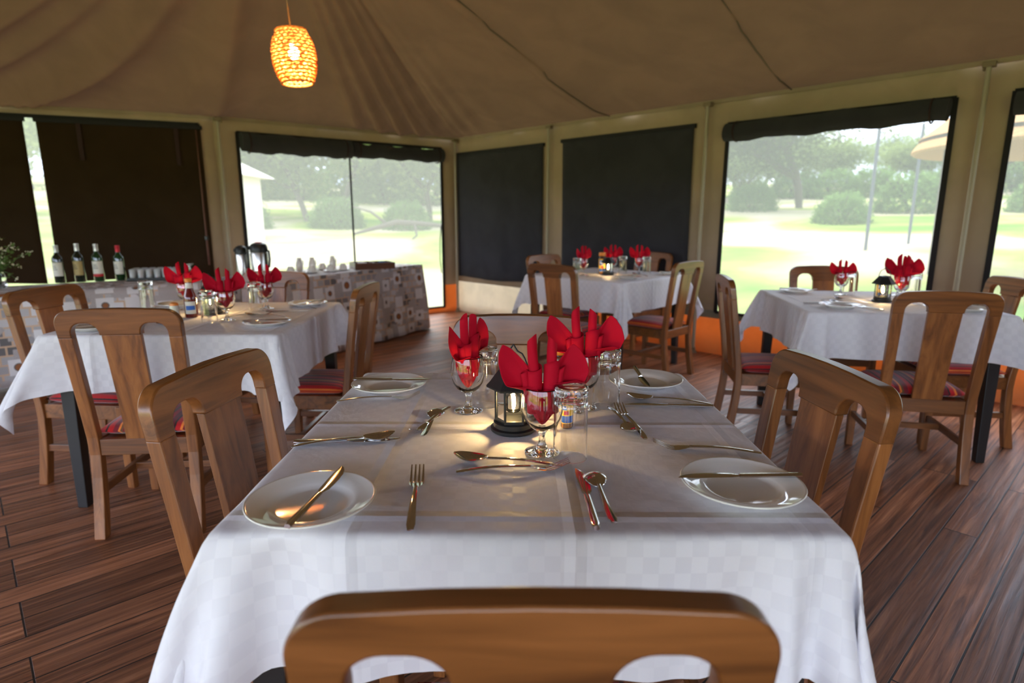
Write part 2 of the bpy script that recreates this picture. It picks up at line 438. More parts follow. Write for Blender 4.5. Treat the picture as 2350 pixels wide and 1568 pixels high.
def rattan():
    m, n, out = newmat('woven_rattan')
    tcn = N(n, 'TexCoord'); t = N(n, 'TexNoise', Scale=45.0, Detail=3.0); n.links.new(tcn.outputs['Object'], t.inputs['Vector'])
    r = ramp(n, [(0.35, (0.52, 0.26, 0.08)), (0.65, (0.88, 0.58, 0.26))]); n.links.new(t.outputs['Fac'], r.inputs['Fac'])
    d = N(n, 'BsdfDiffuse'); s = N(n, 'BsdfTranslucent')
    n.links.new(r.outputs['Color'], d.inputs[0]); n.links.new(r.outputs['Color'], s.inputs[0])
    mx = N(n, 'MixShader'); mx.inputs[0].default_value = 0.55
    n.links.new(d.outputs[0], mx.inputs[1]); n.links.new(s.outputs[0], mx.inputs[2])
    n.links.new(mx.outputs[0], out.inputs['Surface'])
    return m
RATTAN = rattan()
BULB = pbr('glowing_bulb', (1, 0.9, 0.7), emit=(1.0, 0.72, 0.36), estr=28.0)
FILAMENT = pbr('glowing_filament', (1, 0.9, 0.7), emit=(1.0, 0.68, 0.28), estr=40.0)

# ================================================================ mesh helpers
class MB:
    def __init__(s):
        s.v = []; s.f = []; s.uv = None
    def add(s, vs, fs):
        o = len(s.v)
        s.v += [tuple(x) for x in vs]
        s.f += [tuple(i+o for i in f) for f in fs]
    def box(s, x0, x1, y0, y1, z0, z1):
        s.add([(x0,y0,z0),(x1,y0,z0),(x1,y1,z0),(x0,y1,z0),(x0,y0,z1),(x1,y0,z1),(x1,y1,z1),(x0,y1,z1)],
              [(0,3,2,1),(4,5,6,7),(0,1,5,4),(1,2,6,5),(2,3,7,6),(3,0,4,7)])
    def hexa(s, b, t):
        """b, t: four points each, bottom and top loops"""
        s.add(list(b)+list(t), [(0,3,2,1),(4,5,6,7),(0,1,5,4),(1,2,6,5),(2,3,7,6),(3,0,4,7)])
    def lathe(s, prof, n=32, c=(0,0,0), closed=False, wob=None):
        vs = []; fs = []
        k = len(prof)
        for i in range(n):
            a = 2*pi*i/n
            for j, (r, z) in enumerate(prof):
                rr = r if wob is None else r*wob(a, j)
                vs.append((c[0]+rr*cos(a), c[1]+rr*sin(a), c[2]+z))
        kk = k if closed else k-1
        for i in range(n):
            i2 = (i+1) % n
            for j in range(kk):
                j2 = (j+1) % k
                fs.append((i*k+j, i2*k+j, i2*k+j2, i*k+j2))
        s.add(vs, fs)
    def tube(s, path, rad, n=8, cap=True, flat=1.0):
        path = [Vector(p) for p in path]
        m = len(path)
        rads = rad if isinstance(rad, (list, tuple)) else [rad]*m
        t0 = (path[1]-path[0]).normalized()
        up = Vector((0,0,1)) if abs(t0.z) < 0.9 else Vector((1,0,0))
        u = t0.cross(up).normalized()
        vs = []; fs = []
        for i, p in enumerate(path):
            t = (path[min(i+1, m-1)]-path[max(i-1, 0)]).normalized()
            u = (u - t*u.dot(t)).normalized()
            w = t.cross(u)
            for k in range(n):
                a = 2*pi*k/n
                vs.append(p + (u*cos(a)+w*sin(a)*flat)*rads[i])
        for i in range(m-1):
            for k in range(n):
                k2 = (k+1) % n
                fs.append((i*n+k, i*n+k2, (i+1)*n+k2, (i+1)*n+k))
        if cap:
            fs.append(tuple(range(n-1, -1, -1))); fs.append(tuple((m-1)*n+k for k in range(n)))
        s.add(vs, fs)
    def prism(s, poly, y0, y1, fn=None):
        """poly in x,z; extruded along y"""
        n = len(poly)
        vs = [(x, y0, z) for x, z in poly]+[(x, y1, z) for x, z in poly]
        if fn: vs = [fn(v) for v in vs]
        fs = [tuple(range(n)), tuple(range(2*n-1, n-1, -1))]
        for i in range(n):
            j = (i+1) % n
            fs.append((j, i, i+n, j+n))
        s.add(vs, fs)
    def grid(s, pts):
        """pts: 2D list of points"""
        a = len(pts); b = len(pts[0])
        s.add([p for row in pts for p in row], [(i*b+j, i*b+j+1, (i+1)*b+j+1, (i+1)*b+j) for i in range(a-1) for j in range(b-1)])
    def build(s, name, mat, parent=None, smooth=False, bevel=0.0, solid=0.0, sub=0, soff=0.0, uv=None, angle=35):
        me = bpy.data.meshes.new(name)
        me.from_pydata(s.v, [], s.f)
        me.update()
        bm = bmesh.new(); bm.from_mesh(me)
        bmesh.ops.recalc_face_normals(bm, faces=bm.faces)
        bm.to_mesh(me); bm.free()
        if uv is not None:
            lay = me.uv_layers.new(name='UVMap')
            for l in me.loops:
                lay.data[l.index].uv = uv[l.vertex_index]
        if smooth:
            me.shade_smooth()
            if smooth == 'auto':
                me.set_sharp_from_angle(angle=radians(angle))
        me.materials.append(mat)
        o = bpy.data.objects.new(name, me)
        COL.objects.link(o)
        if parent is not None: o.parent = parent
        if solid:
            md = o.modifiers.new('s', 'SOLIDIFY'); md.thickness = solid; md.offset = soff
        if bevel:
            md = o.modifiers.new('b', 'BEVEL'); md.width = bevel; md.segments = 2; md.limit_method = 'ANGLE'; md.angle_limit = radians(30)
            md.harden_normals = False
        if sub:
            md = o.modifiers.new('u', 'SUBSURF'); md.levels = sub; md.render_levels = sub
        return o

def tag(o, label, cat, group=None):
    o['label'] = label; o['category'] = cat
    if group: o['group'] = group
    return o
def root(name, label=None, cat=None, group=None):
    o = bpy.data.objects.new(name, None)
    o.empty_display_size = 0.05
    COL.objects.link(o)
    if label: tag(o, label, cat, group)
    return o
def struct(o):
    o['kind'] = 'structure'
    return o
KIDS = {}
def dup(o, parent=None):
    c = o.copy(); COL.objects.link(c)
    if parent is not None:
        c.parent = parent
    for ch in [x for x in bpy.data.objects if x.parent == o]:
        dup(ch, c)
    return c
USED = set()
def put(proto, loc, rz=0.0, label=None, group=None, scale=1.0, tilt=None, cat=None):
    o = proto if proto.name not in USED else dup(proto)
    USED.add(proto.name); USED.add(o.name)
    o.location = loc
    o.rotation_euler = (tilt[0], tilt[1], rz) if tilt else (0, 0, rz)
    o.scale = (scale, scale, scale)
    if label: o['label'] = label
    if cat: o['category'] = cat
    if group: o['group'] = group
    elif 'group' in o: del o['group']
    return o

# ================================================================ the tent
EAVE = 2.20
C0 = Vector((-0.83, 7.95)); C1 = Vector((-3.05, 6.20)); C2 = Vector((-6.10, 4.90))
R1 = Vector((4.85, 2.31)); R2 = Vector((5.0, -1.2)); B1 = Vector((2.6, -3.4)); B2 = Vector((-2.6, -3.6)); C4 = Vector((-6.3, -1.8)); C3 = Vector((-7.1, 2.0))
POLY = [C0, C1, C2, C3, C4, B2, B1, R2, R1]
APEX = Vector((-1.5, 3.95, 3.40))

def wall_piece(name, A, B, zones, openings, mat_of, wr=0.006, seed=0):
    """vertical sheet from A to B split in zones (z0,z1,material); openings (u0,u1,z0,z1) stay open. One object per material zone."""
    L = (B-A).length; d = (B-A)/L; nrm = Vector((-d.y, d.x))
    objs = []
    for zi, (z0, z1, u_a, u_b, mat, nm) in enumerate(zones):
        us = sorted(set([u_a, u_b] + [x for o in openings for x in o[:2] if u_a < x < u_b] + [u_a+(u_b-u_a)*i/ max(1, int((u_b-u_a)/0.12)) for i in range(max(1, int((u_b-u_a)/0.12)))]))
        zs = sorted(set([z0, z1] + [x for o in openings for x in o[2:4] if z0 < x < z1] + [z0+(z1-z0)*i/max(1, int((z1-z0)/0.12)) for i in range(max(1, int((z1-z0)/0.12)))]))
        m = MB(); idx = {}
        def vid(i, j):
            if (i, j) not in idx:
                u, z = us[i], zs[j]
                w = wr*noise.noise(Vector((u*4+seed, z*1.2, seed)))*2
                p = A + d*u + nrm*w
                idx[(i, j)] = len(m.v); m.v.append((p.x, p.y, z))
            return idx[(i, j)]
        for i in range(len(us)-1):
            for j in range(len(zs)-1):
                uc = (us[i]+us[i+1])/2; zc = (zs[j]+zs[j+1])/2
                if any(o[0] < uc < o[1] and o[2] < zc < o[3] for o in openings): continue
                m.f.append((vid(i, j), vid(i+1, j), vid(i+1, j+1), vid(i, j+1)))
        if m.f:
            objs.append((nm, m, mat))
    base = None
    for nm, m, mat in objs:
        if base is None:
            base = m.build(name, mat, smooth=True, solid=0.004); struct(base)
        else:
            m.build(nm, mat, base, smooth=True, solid=0.004)
    return base

def wpt(A, B, u, z, off=0.0):
    d = (B-A).normalized(); n = Vector((-d.y, d.x))
    p = A + d*u + n*off
    return Vector((p.x, p.y, z))

# room side of a wall is +off for left walls traversed C0->C1 (checked below), sign per wall
def side(A, B):
    d = (B-A).normalized(); n = Vector((-d.y, d.x)); mid = (A+B)/2
    return 1.0 if (Vector((-0.5, 3.0))-mid).dot(n) > 0 else -1.0

def window(name, A, B, u0, u1, z0, z1, mull=(), screen_top=None):
    s = side(A, B)
    m = MB()
    z1s = screen_top or z1
    m.add([wpt(A, B, u0, z0), wpt(A, B, u1, z0), wpt(A, B, u1, z1s), wpt(A, B, u0, z1s)], [(0, 1, 2, 3)])
    w = m.build(name, SCREEN); struct(w)
    e = MB()
    def strip(ua, ub, za, zb):
        a, b = wpt(A, B, ua, za, 0.004*s), wpt(A, B, ub, za, 0.004*s); c, d_ = wpt(A, B, ub, zb, 0.004*s), wpt(A, B, ua, zb, 0.004*s)
        o = wpt(A, B, 0, 0, 0.016*s)-wpt(A, B, 0, 0, 0.004*s)
        e.hexa([a, b, b+o, a+o], [d_, c, c+o, d_+o])
    strip(u0-0.012, u0+0.022, z0, z1); strip(u1-0.022, u1+0.012, z0, z1)
    strip(u0, u1, z0-0.01, z0+0.016); strip(u0, u1, z1-0.02, z1+0.012)
    for k in mull: strip(k-0.009, k+0.009, z0, z1)
    e.build('window_edging', EDGE, w)
    return w

# left wall behind the tea table
wall_piece('wall_left', C0, C1, [(0.36, EAVE, 0, 2.83, CANVAS, 'c'), (0, 0.36, 0, 2.83, ORANGE, 'lower_canvas_band')], [(0.22, 2.62, 0.07, 2.07)], None, seed=1)
window('window_1', C0, C1, 0.22, 2.62, 0.07, 2.07, mull=(1.43,), screen_top=1.95)
# far left wall with closed brown blinds
wall_piece('wall_far_left', C1, C2, [(0.36, EAVE, 0, (C2-C1).length, CANVAS, 'c'), (0, 0.36, 0, (C2-C1).length, ORANGE, 'lower_canvas_band')], [(0.13, 2.98, 0.12, 2.12)], None, seed=2)
window('window_2', C1, C2, 0.13, 2.98, 0.12, 2.12)
# right wall
LR = (R1-C0).length
wall_piece('wall_right', C0, R1, [(0.40, EAVE, 0, LR, CANVAS, 'c'), (0, 0.40, 0, 1.75, CREAM, 'cream_canvas_skirt'), (0, 0.33, 1.75, LR, ORANGE, 'orange_canvas_skirt'), (0.33, 0.40, 1.75, LR, GREYBAND, 'olive_canvas_strip')],
           [(3.65, 5.24, 0.385, 2.0), (5.54, 7.5, 0.385, 2.0)], None, seed=3)
window('window_3', C0, R1, 3.65, 5.24, 0.385, 2.0)
window('window_4', C0, R1, 5.54, 7.5, 0.385, 2.0)
# unseen walls, shaped for the light: right nearly closed, left rear and back open
wall_piece('wall_side_left', C2, C3, [(0, EAVE, 0, (C3-C2).length, CANVAS, 'c')], [(0.3, 2.7, 0.4, 2.0)], None, seed=4)
window('window_5', C2, C3, 0.3, 2.7, 0.4, 2.0)
wall_piece('wall_side_right', R1, R2, [(0, EAVE, 0, (R2-R1).length, CANVAS, 'c')], [(0.3, 1.2, 0.9, 2.0)], None, seed=5)
for nm, A, B in (('wall_entrance_left', C3, C4), ('wall_entrance', C4, B2), ('wall_entrance_middle', B2, B1), ('wall_closed_right', B1, R2)):
    L = (B-A).length
    wall_piece(nm, A, B, [(0, EAVE, 0, L, CANVAS, 'c')], [(0.12, L-0.12, -0.1, 2.08)] if nm != 'wall_closed_right' else [], None, seed=L)  # right rear stretch left solid so daylight enters from left and behind

# eave beam strip (lighter header seam) as trim
for nm, A, B, n_ in (('trim_1', C1, C0, 1), ('trim_2', C0, R1, 1), ('trim_3', C2, C1, 1)):
    s = side(A, B); m = MB(); L = (B-A).length
    a0, b0 = wpt(A, B, 0, EAVE-0.025, 0.006*s), wpt(A, B, L, EAVE-0.025, 0.006*s)
    o = wpt(A, B, 0, 0, 0.02*s)-wpt(A, B, 0, 0, 0.0); up = Vector((0, 0, 0.03))
    m.hexa([a0, b0, b0+o, a0+o], [a0+up, b0+up, b0+o+up, a0+o+up])
    struct(m.build(nm, CANVAS))

# floor
m = MB()
cx, cy = -0.6, 2.2
outer = [(cx+(p.x-cx)*1.02, cy+(p.y-cy)*1.02) for p in POLY]
n = len(outer)
m.add([(x, y, 0) for x, y in outer]+[(x, y, -0.12) for x, y in outer], [tuple(range(n)), tuple(range(2*n-1, n-1, -1))]+[(i, (i+1) % n, (i+1) % n+n, i+n) for i in range(n)])
struct(m.build('floor', FLOOR))

# roof: sagging, pleated canvas cone rising to the apex
def roof():
    m = MB(); ring = []
    s = 0.0
    fine = {0: 0.05, 8: 0.05, 1: 0.08}
    order = []
    # perimeter parameter: 0 at C0, negative towards the left walls, positive along the right wall
    lens = [(POLY[(i+1) % 9]-POLY[i]).length for i in range(9)]
    acc = 0
    for i in range(9):
        A, B = POLY[i], POLY[(i+1) % 9]
        st = fine.get(i, 0.3)
        k = max(2, int(lens[i]/st))
        for j in range(k):
            u = lens[i]*j/k
            if i <= 4: sp = -(acc+u)
            else: sp = (sum(lens)-(acc+u))
            order.append((A.lerp(B, j/k), sp))
        acc += lens[i]
    folds = [(-0.16, .05, .030), (-0.36, .06, .045), (-0.62, .07, .050), (-0.90, .08, .050), (-1.22, .07, .035), (0.10, .05, .022), (0.28, .06, .024), (0.55, .08, .018), (0.95, .09, .014),
             (2.35, .10, .022), (-2.75, .10, .040), (-3.0, .12, .03), (-4.0, .16, .05), (-4.8, .14, .03), (-5.5, .16, .045), (-6.3, .2, .03), (4.4, .3, .012), (6.3, .4, .015)]
    T = 44
    rows = []
    for (p, sp) in order:
        row = []
        for t in range(T+1):
            q = t/T
            x = p.x+(APEX.x-p.x)*q; y = p.y+(APEX.y-p.y)*q
            z = EAVE+(APEX.z-EAVE)*(q**1.06) - 0.05*sin(pi*q)
            h = 0
            for (s0, w, a) in folds:
                sh = s0 + 0.25*sin(q*2.2+s0*3)*q*(0.5 if s0 < 0 else 0.3) - (0.9*exp(-q*6.0) if s0 < -3.3 else (0.10*exp(-q*5) if s0 < 0 else 0))
                ww = w*(1+1.6*q)
                h += 3.6*a*exp(-((sp-sh)/ww)**2)*min(1, q*9)*(1-q)**0.7
            h += 0.012*noise.noise(Vector((sp*1.4, q*2.0, 3.3)))*sin(pi*q)
            if sp > -2.2 and sp < 1.2:
                h += 0.030*noise.noise(Vector((sp*5.0+q*9, q*14-sp*3, 1.3)))*exp(-q*3.0)*min(1, q*8)
            z -= h
            row.append((x, y, z))
        rows.append(row)
    rows.append(rows[0])
    m.grid(rows)
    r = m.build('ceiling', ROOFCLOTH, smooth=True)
    struct(r)
    # stitched panel seams on the right roof slope
    for k, u in enumerate((4.16, 2.42, 6.6)):
        d = (R1-C0).normalized(); p = C0+d*u
        sm = MB(); path = []
        up = Vector((-0.704, -0.71))
        mid = (p-Vector((APEX.x, APEX.y))).length
        for i in range(31):
            q = i/30*0.85
            # travel straight up the slope
            x = p.x+up.x*q*3.0; y = p.y+up.y*q*3.0
            zz = height_at(rows, x, y)
            path.append((x, y, zz-0.004))
        sm.tube(path, 0.006, 6)
        sm.build('roof_seam', SEAMM, r, smooth=True)
    return r
def height_at(rows, x, y):
    best = None
    for row in rows[::2]:
        for v in row:
            dd = (v[0]-x)**2+(v[1]-y)**2
            if best is None or dd < best[0]: best = (dd, v[2])
    return best[1]
roof()

# tent poles standing against the walls
pp_ = root('tent_pole', 'x', 'pole')
mb = MB(); mb.tube([(0, 0, 0), (0, 0, 1.1), (0, 0, 2.15)], 0.016, 12); mb.build('pole', POLE, pp_, smooth='auto')
mb = MB(); mb.box(-0.035, 0.035, -0.03, 0.02, 2.15, 2.185); mb.box(0.02, 0.035, -0.035, -0.01, 2.135, 2.185); mb.build('bracket', BRACKET, pp_, bevel=0.004)
mb = MB(); mb.lathe([(0.0, 0), (0.04, 0), (0.04, 0.012), (0.024, 0.02), (0.024, 0.05), (0, 0.05)], 16); mb.build('foot', BRACKET, pp_, smooth='auto')
for A, B, u, lab in ((C0, C1, 2.80, 'grey-green tent pole between the brown blinds and the tea table window'),
                     (C0, C1, 0.06, 'tent pole in the far corner where the two canvas walls meet'),
                     (C0, R1, 1.66, 'tent pole between the two charcoal blinds'),
                     (C0, R1, 3.49, 'tent pole between the second charcoal blind and the garden window'),
                     (C0, R1, 5.40, 'tent pole right of the garden window')):
    s = side(A, B); p = wpt(A, B, u, 0, 0.075*s); d = (B-A)
    ang = atan2(d.y, d.x) + (pi if s > 0 else 0)
    put(pp_, p, ang + (pi if s < 0 else 0), lab)

# ---------------------------------------------------------------- blinds
def blind_panel(A, B, u0, u1, z0, z1, mat, label, off=0.03, wav=0.006, strap=(), name='roller_blind', cat='blind', group=None, skew=0.0, seed=0):
    s = side(A, B); rows = []
    nu = max(6, int((u1-u0)/0.05)); nz_ = 26
    for i in range(nz_+1):
        z = z0+(z1-z0)*i/nz_
        row = []
        for j in range(nu+1):
            u = u0+(u1-u0)*j/nu
            w = wav*(noise.noise(Vector((u*3+seed, z*0.8, seed)))*2+0.8*sin(u*21+seed+z*1.5))*(1-(z-z0)/(z1-z0)*0.6)
            zz = z + (1-i/nz_)*(0.012*sin(u*5+seed)) + skew*(u-u0)*(1-i/nz_)
            row.append(wpt(A, B, u, zz, (off+w)*s))
        rows.append(row)
    m = MB(); m.grid(rows)
    o = m.build(name, mat, smooth=True, solid=0.004); tag(o, label, cat, group)
    h = MB(); a, b = wpt(A, B, u0+0.01, z0+0.03+0.0, (off+0.005)*s), wpt(A, B, u1-0.01, z0+0.03+skew*(u1-u0), (off+0.005)*s)
    t = MB(); a, b = wpt(A, B, u0-0.015, z1, (off-0.012)*s), wpt(A, B, u1+0.015, z1, (off-0.012)*s); o_ = (wpt(A, B, 0, 0, 0.03*s)-wpt(A, B, 0, 0, 0)); upv = Vector((0, 0, 0.035))
    t.hexa([a-upv, b-upv, b+o_-upv, a+o_-upv], [a, b, b+o_, a+o_]); t.build('header_strip', EDGE, o)
    for (us, ue, zt, zb) in strap:
        st = MB(); w_ = 0.018
        a = wpt(A, B, us-w_, zt, (off+0.016)*s); b = wpt(A, B, us+w_, zt, (off+0.016)*s); c = wpt(A, B, ue+w_, zb, (off+0.016)*s); d_ = wpt(A, B, ue-w_, zb, (off+0.016)*s)
        st.add([a, b, c, d_], [(0, 1, 2, 3)]); st.build('hanging_strap', STRAP, o, solid=0.004)
    return o
blind_panel(C0, R1, 0.05, 1.54, 0.46, 2.02, BLIND, 'charcoal roll-down blind beside the far tent corner', seed=1, wav=0.007, skew=0.01)
blind_panel(C0, R1, 1.82, 3.35, 0.46, 2.03, BLIND, 'charcoal roll-down blind behind the far round-cornered chairs, next to the garden window', seed=2, wav=0.009)
blind_panel(C1, C2, 0.115, 1.44, 0.62, 2.10, BROWNBLIND, 'closed dark brown blind behind the wine bottles', seed=3, strap=((0.33, 0.33, 2.08, 1.72), (1.12, 1.12, 2.08, 1.74)))
blind_panel(C1, C2, 1.535, 2.95, 0.62, 2.10, BROWNBLIND, 'closed dark brown blind at the left edge, left of the strip of daylight', seed=4)
def edge_strip():
    s = side(C1, C2); m = MB()
    a = [wpt(C1, C2, u, z, 0.05*s) for z in (2.06, 1.6, 1.2, 0.9, 0.75) for u in (0.155,)]
    m.tube(a, [0.006, 0.007, 0.009, 0.011, 0.010], 6)
    o = m.build('zip_edge', pbr('reddish_brown_zip', (0.13, 0.055, 0.038), rough=0.6), smooth=True)
    tag(o, 'reddish-brown zip edge hanging at the right side of the brown blind', 'zip')
    b = MB(); c = wpt(C1, C2, 0.155, 1.02, 0.055*s); b.box(c.x-0.015, c.x+0.015, c.y-0.015, c.y+0.015, c.z-0.02, c.z+0.02); b.build('buckle', BLACKPLASTIC, o, bevel=0.003)
edge_strip()
def rolled(A, B, u0, u1, z0, z1, label, seed):
    s = side(A, B); m = MB()
    r = (z1-z0)/2
    path = [wpt(A, B, u0+(u1-u0)*i/24, (z0+z1)/2+0.008*sin(i*0.8+seed), (r*0.75+0.02)*s) for i in range(25)]
    m.tube(path, [r*(0.97+0.05*sin(i*1.7+seed)) for i in range(25)], 14)
    o = m.build('rolled_up_blind', BLIND, smooth='auto'); tag(o, label, 'blind', None)
    for k in (0.06, 0.94):
        t = MB(); u = u0+(u1-u0)*k; c = wpt(A, B, u, (z0+z1)/2, (r*0.75+0.02)*s); d = (B-A).normalized()
        ring = []
        for i in range(17):
            a = 2*pi*i/16; nrm = Vector((-d.y, d.x, 0))
            ring.append(c+nrm*cos(a)*(r+0.004)+Vector((0, 0, 1))*sin(a)*(r+0.004))
        t.tube(ring, 0.006, 6, cap=False); t.build('tie_strap', STRAP, o, smooth=True)
    return o
rolled(C0, C1, 0.25, 1.42, 1.885, 2.045, 'rolled-up black blind over the right half of the tea table window', 1)
rolled(C0, C1, 1.45, 2.60, 1.865, 2.065, 'rolled-up black blind over the left half of the tea table window', 2)
rolled(C0, R1, 3.67, 5.22, 1.845, 1.995, 'rolled-up black blind over the garden window behind the right table', 3)
rolled(C0, R1, 5.56, 7.45, 1.845, 1.995, 'rolled-up black blind over the window at the right edge', 4)

# cord with toggle hanging by the window edge
mb = MB(); a = wpt(C0, C1, 0.24, 1.05, 0.05); 
mb.tube([wpt(C0, C1, 0.26, 1.12, 0.03*side(C0, C1)), wpt(C0, C1, 0.29, 0.95, 0.045*side(C0, C1)), wpt(C0, C1, 0.30, 0.7, 0.05*side(C0, C1)), wpt(C0, C1, 0.28, 0.52, 0.045*side(C0, C1))], 0.006, 6)
tag(mb.build('blind_cord', EDGE, smooth=True), 'thin black cord hanging at the right edge of the tea table window', 'cord')

# ================================================================ pendant lamp
LX, LY, LZ = -1.416, 4.0, 2.20
lamp = root('pendant_lamp', 'woven rattan pendant lamp glowing orange under the tent roof', 'lamp')
lamp.location = (LX, LY, LZ); lamp.rotation_euler = (0, radians(-4), 0)
mb = MB()
prof = [(0.078, 0.150), (0.098, 0.125), (0.113, 0.095), (0.123, 0.060), (0.128, 0.020), (0.128, -0.02), (0.123, -0.06), (0.114, -0.095), (0.102, -0.125), (0.093, -0.150)]
def pr(z):
    for i in range(len(prof)-1):
        if prof[i][1] >= z >= prof[i+1][1]:
            k = (prof[i][1]-z)/(prof[i][1]-prof[i+1][1]); return prof[i][0]+(prof[i+1][0]-prof[i][0])*k
    return prof[-1][0]
nr = 16
for k in range(nr):
    z = 0.150-0.300*k/(nr-1); r0 = pr(z)
    for ph in (0, 1):
        path = []
        M_ = 132
        for i in range(M_+1):
            a = 2*pi*i/M_
            w = sin(a*17+ph*pi+k*pi)
            path.append(((r0+0.0050*w)*cos(a), (r0+0.0050*w)*sin(a), z+0.0030*w*(1 if ph else -1)))
        mb.tube(path, 0.0058, 5, cap=False)
for k in range(22):
    a = 2*pi*k/22
    mb.tube([((pr(z)-0.001)*cos(a), (pr(z)-0.001)*sin(a), z) for z in [0.15-0.3*i/12 for i in range(13)]], 0.003, 5)
shade = mb.build('lamp_shade', RATTAN, lamp, smooth=True)
mb = MB()
for z in (0.153, -0.153): 
    r0 = pr(z); mb.tube([(r0*cos(2*pi*i/40), r0*sin(2*pi*i/40), z) for i in range(41)], 0.006, 6, cap=False)
mb.build('rim_ring', RATTAN, shade, smooth=True)
mb = MB(); mb.tube([(0, 0, 0.13), (0, 0, 0.5), (0.02, 0.0, 1.13)], 0.004, 6); mb.build('cable', BRACKET, lamp, smooth=True)
mb = MB(); mb.lathe([(0, 0.145), (0.018, 0.145), (0.020, 0.10), (0.016, 0.085), (0, 0.085)], 16); mb.tube([(-0.078, 0, 0.15), (0.078, 0, 0.15)], 0.003, 5); mb.build('socket', BRACKET, lamp, smooth='auto')
mb = MB(); mb.lathe([(0, 0.088), (0.013, 0.085), (0.016, 0.07), (0.028, 0.045), (0.032, 0.025), (0.028, 0.005), (0.015, -0.008), (0, -0.011)], 20); mb.build('bulb', BULB, lamp, smooth=True)
pl = bpy.data.lights.new('pendant_light', 'POINT'); pl.energy = 4.2; pl.color = (1.0, 0.66, 0.30); pl.shadow_soft_size = 0.035
plo = bpy.data.objects.new('pendant_light', pl); COL.objects.link(plo); plo.location = (LX, LY, LZ-0.05)

